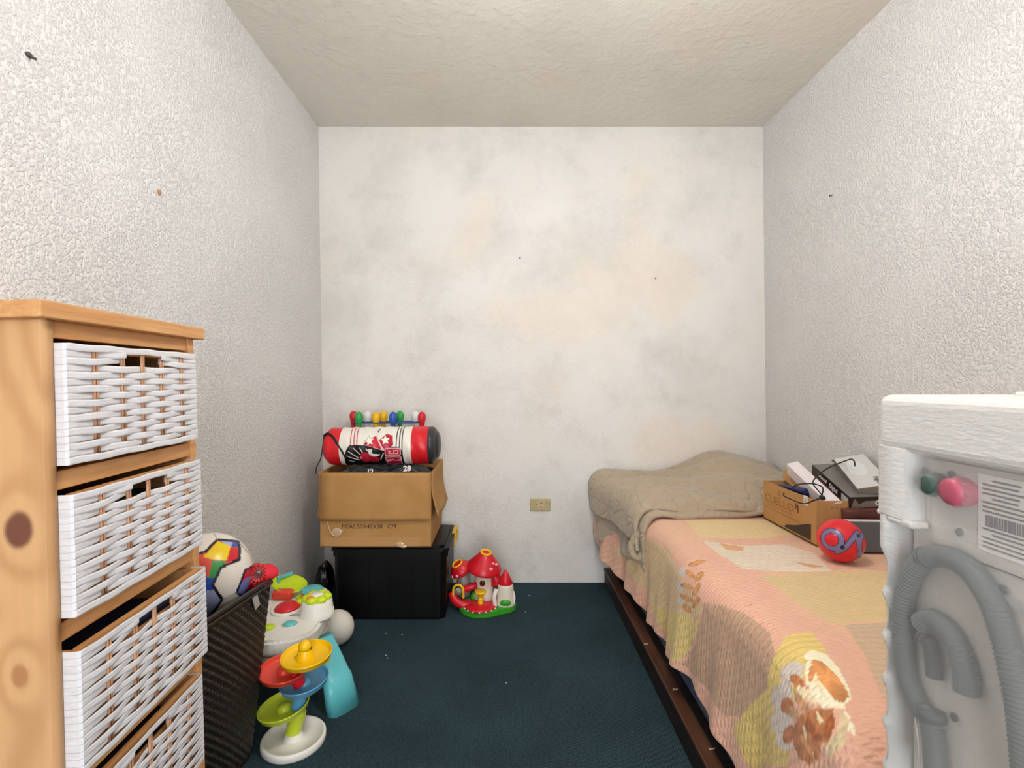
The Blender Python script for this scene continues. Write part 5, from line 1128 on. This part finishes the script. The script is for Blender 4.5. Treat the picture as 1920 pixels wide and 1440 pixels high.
b = MB(); b.box(wl((.5744, .14, .8615)), wl((.5752, .672, .8628)), 0); b.build('panel_seam', M.hosed, wm)
# inlet caps (dark green and pink), screws and label
M.pinkcap = mat('pink_cap', (186, 84, 106), .45); M.greencap = mat('dark_green_cap', (62, 86, 76), .5)
def onface(px, py, X=.57): s = (px-949)/(X-.011); return (X, 950/s, CAMH-(py-711)/s)
ry = Matrix.Rotation(-PI/2, 3, 'Y')
for (px, py, m_, r_, nm) in ((1746, 908, M.greencap, .0135, 'inlet_cap'), (1792, 922, M.pinkcap, .0165, 'inlet_cap')):
    b = MB(); b.smooth = True; c = onface(px, py, .562)
    b.lathe([(r_*1.05, -.016), (r_*1.05, -.002), (r_, .002), (r_*.96, .008), (r_*.6, .010), (.0, .010)], wl(c), 20, ry, caps=False)
    for k in range(8): b.ell((wl(c)[0]+.002, wl(c)[1]+r_*math.cos(k*PI/4), wl(c)[2]+r_*math.sin(k*PI/4)), (.007, .003, .003), 8)
    o = b.build(nm, m_, wm); o['label'] = 'dark green inlet cap' if m_ is M.greencap else 'pink inlet cap'
for (px, py) in ((1735, 884), (1785, 890), (1800, 998), (1882, 1105), (1790, 1345)):
    b = MB(); b.smooth = True; b.lathe([(.005, 0), (.005, .002), (.0, .003)], wl(onface(px, py, .5745)), 12, ry, caps=False); b.build('screw', M.hosed, wm)
cA = onface(1836, 900, .5745); cB = (.5745, .40, 0)
b = MB(); b.box(wl((.5735, .40, .90-.022)), wl((.575, cA[1], .968))); b.build('rating_label', M.white, wm)
b = MB()
for k in range(16):
    z = .962-k*.0052; 
    if 8 <= k <= 10: continue
    x0 = cA[1]-.006; 
    ln = .04+.02*random.random() if k < 8 else .085+.03*random.random()
    b.box(wl((.5728, x0-ln, z-.0011)), wl((.5737, x0-(.012 if k % 4 == 0 else 0), z+.0008)))
    if k < 8 and k % 3: b.box(wl((.5728, x0-.1, z-.0011)), wl((.5737, x0-.068, z+.0008)))
x0 = cA[1]-.010
while x0 > .44:
    wd = random.choice((.0012, .002, .003)); b.box(wl((.5728, x0-wd, .908)), wl((.5737, x0, .9215))); x0 -= wd+random.choice((.001, .0016))
b.build('label_print', mat('label_ink', (96, 90, 92), .8), wm)
# slanted recess in the rear panel
b = MB(); b.prism([(0, 0), (.30, -.02), (.30, -.05), (.04, -.012)], .0015, frame(wl((.5745, .60, .838)), (0, -1, 0), (0, 0, 1))); b.build('pressed_ridge', mat('ridge_grey', (176, 178, 176), .5), wm)
def hose(pix, r, nm, m_, X=.564, dr=None):
    P3 = [wl(onface(px, py, X if len(p_) == 2 else p_[2])) for p_ in pix for px, py in (p_[:2],)]
    pts = catmull(P3, 40); b = MB(); b.smooth = True; b.tube(pts, r, 14, rib=.0009, ribp=.0052); return b.build(nm, m_, wm)
hose([(1733, 1045), (1712, 1075), (1696, 1120), (1693, 1190), (1700, 1260), (1722, 1320), (1742, 1350), (1752, 1400), (1756, 1470)], .0125, 'drain_hose', M.hose)
hose([(1733, 1045), (1768, 1042), (1810, 1060), (1850, 1110), (1880, 1180), (1900, 1260), (1915, 1340), (1925, 1440), (1928, 1520)], .0130, 'drain_hose', M.hose)
b = MB(); b.smooth = True; c = Vector(wl(onface(1733, 1045, .564))); b.ell(c, (.0135, .012, .0145), 16); b.build('hose_elbow', M.hosed, wm)
hose([(1728, 1170), (1750, 1162), (1780, 1185), (1800, 1225), (1811, 1265), (1813, 1298)], .0128, 'inlet_hose', M.hose, .565)
hose([(1728, 1192), (1742, 1205), (1750, 1235), (1752, 1270)], .009, 'inlet_hose', M.hosed, .566)
b = MB(); b.smooth = True; c = wl(onface(1748, 1342, .564)); b.lathe([(.0145, -.006), (.0145, .006)], c, 18, Matrix.Rotation(R(-12), 3, 'X')); b.build('hose_clip', M.hosed, wm)
b = MB(); b.smooth = True; b.tube([wl(onface(1716, 1345, .556)), wl(onface(1722, 1390, .556)), wl(onface(1727, 1460, .556))], .0012, 6); b.build('tie_cord', M.white, wm)

fm = thing('foam_packing', 'white polystyrene packing capping the washing machine at the right edge', 'packaging', (.88, .41, 0))
b = MB(); b.smooth = False
b.box(wl((FX, .07, .979)), wl((1.2, FY, FT)), .014, seg=4)
b.box(wl((.66, .12, FT-.004)), wl((1.16, .66, FT+.006)), .004, seg=3)
b.build('foam_cap', M.foam, fm)
# corner post with scalloped outer edge
def post(xa, xb, ya, yb, z0, z1, scal, name='foam_post'):
    nz = 160; vs = []; fs = []; n = 0; b = MB(); b.smooth = True; rings = []
    for k in range(nz+1):
        z = z0+(z1-z0)*k/nz
        s_ = 0
        if scal and z < .835: s_ = .010*(abs(math.sin(PI*(z-.835)/.062))**.7)
        yo = yb-s_+(.0 if z < .835 else 0); xo = xa+s_*.45
        r_ = .008
        ring = [(xb, ya), (xo+.012, ya), (xo+.004, ya+.003), (xo, ya+.010), (xo, yo-r_), (xo+r_*.3, yo-r_*.3), (xo+r_, yo), (xb, yo)]
        rings.append([(x, y, z) for x, y in ring]); n = len(ring)
    for r_ in rings: vs += [wl(p) for p in r_]
    for j in range(nz):
        for i in range(n): fs.append((j*n+i, j*n+(i+1) % n, (j+1)*n+(i+1) % n, (j+1)*n+i))
    fs += [tuple(range(n))[::-1], tuple(nz*n+i for i in range(n))]
    b.add(vs, fs); return b.build(name, M.foam, fm)
post(FX, .5665, .683, FY, .888, .985, False)
post(FX+.001, .62, .7145, FY-.001, 0, .8885, True)
b = MB(); b.box(wl((FX, .676, .879)), wl((.566, .72, .889)), .004, seg=3); b.box(wl((FX+.001, .704, .884)), wl((.6, FY+.001, .892)), .003); b.build('foam_ledge', M.foam, fm)
post(FX, .566, .07, .12, 0, .985, False)
# hazy plastic film stretched over the opening
fmx = bpy.data.materials.new('hazy_film'); fmx.use_nodes = True; nt = fmx.node_tree; N = nt.nodes; L = nt.links
for n in list(N): N.remove(n)
outn = N.new('ShaderNodeOutputMaterial'); mxs = N.new('ShaderNodeMixShader'); tr = N.new('ShaderNodeBsdfTransparent'); pr = N.new('ShaderNodeBsdfPrincipled')
tl = N.new('ShaderNodeBsdfTranslucent'); tl.inputs[0].default_value = rgba((225, 224, 222)); mx2 = N.new('ShaderNodeMixShader'); mx2.inputs[0].default_value = .35
pr.inputs['Base Color'].default_value = rgba((226, 224, 222)); pr.inputs['Roughness'].default_value = .35
nz_ = N.new('ShaderNodeTexNoise'); nz_.inputs['Scale'].default_value = 4; mr = N.new('ShaderNodeMapRange'); mr.inputs[3].default_value = .22; mr.inputs[4].default_value = .42
L.new(nz_.outputs['Fac'], mr.inputs[0]); L.new(mr.outputs[0], mxs.inputs[0]); L.new(tr.outputs[0], mxs.inputs[1])
L.new(pr.outputs[0], mx2.inputs[1]); L.new(tl.outputs[0], mx2.inputs[2]); L.new(mx2.outputs[0], mxs.inputs[2]); L.new(mxs.outputs[0], outn.inputs[0])
u, v = np.meshgrid(np.linspace(0, 1, 60), np.linspace(0, 1, 90), indexing='ij')
Ym = .7165-.034*smoothstep(.865, .895, .01+v*.975); Yf = Ym-(Ym-.115)*u; Zf = .01+v*(.985-.01)
Xf_ = .5362+.0009*np.sin(Yf*30+Zf*6)
Xf_ = Xf_+.010*smoothstep(.885, .90, Zf)*smoothstep(0, .08, u)
V = np.stack([Xf_-.88, Yf-.41, Zf], -1)
o = grid_obj('film_wrap', V, fmx, fm); o['label'] = 'hazy translucent plastic film'
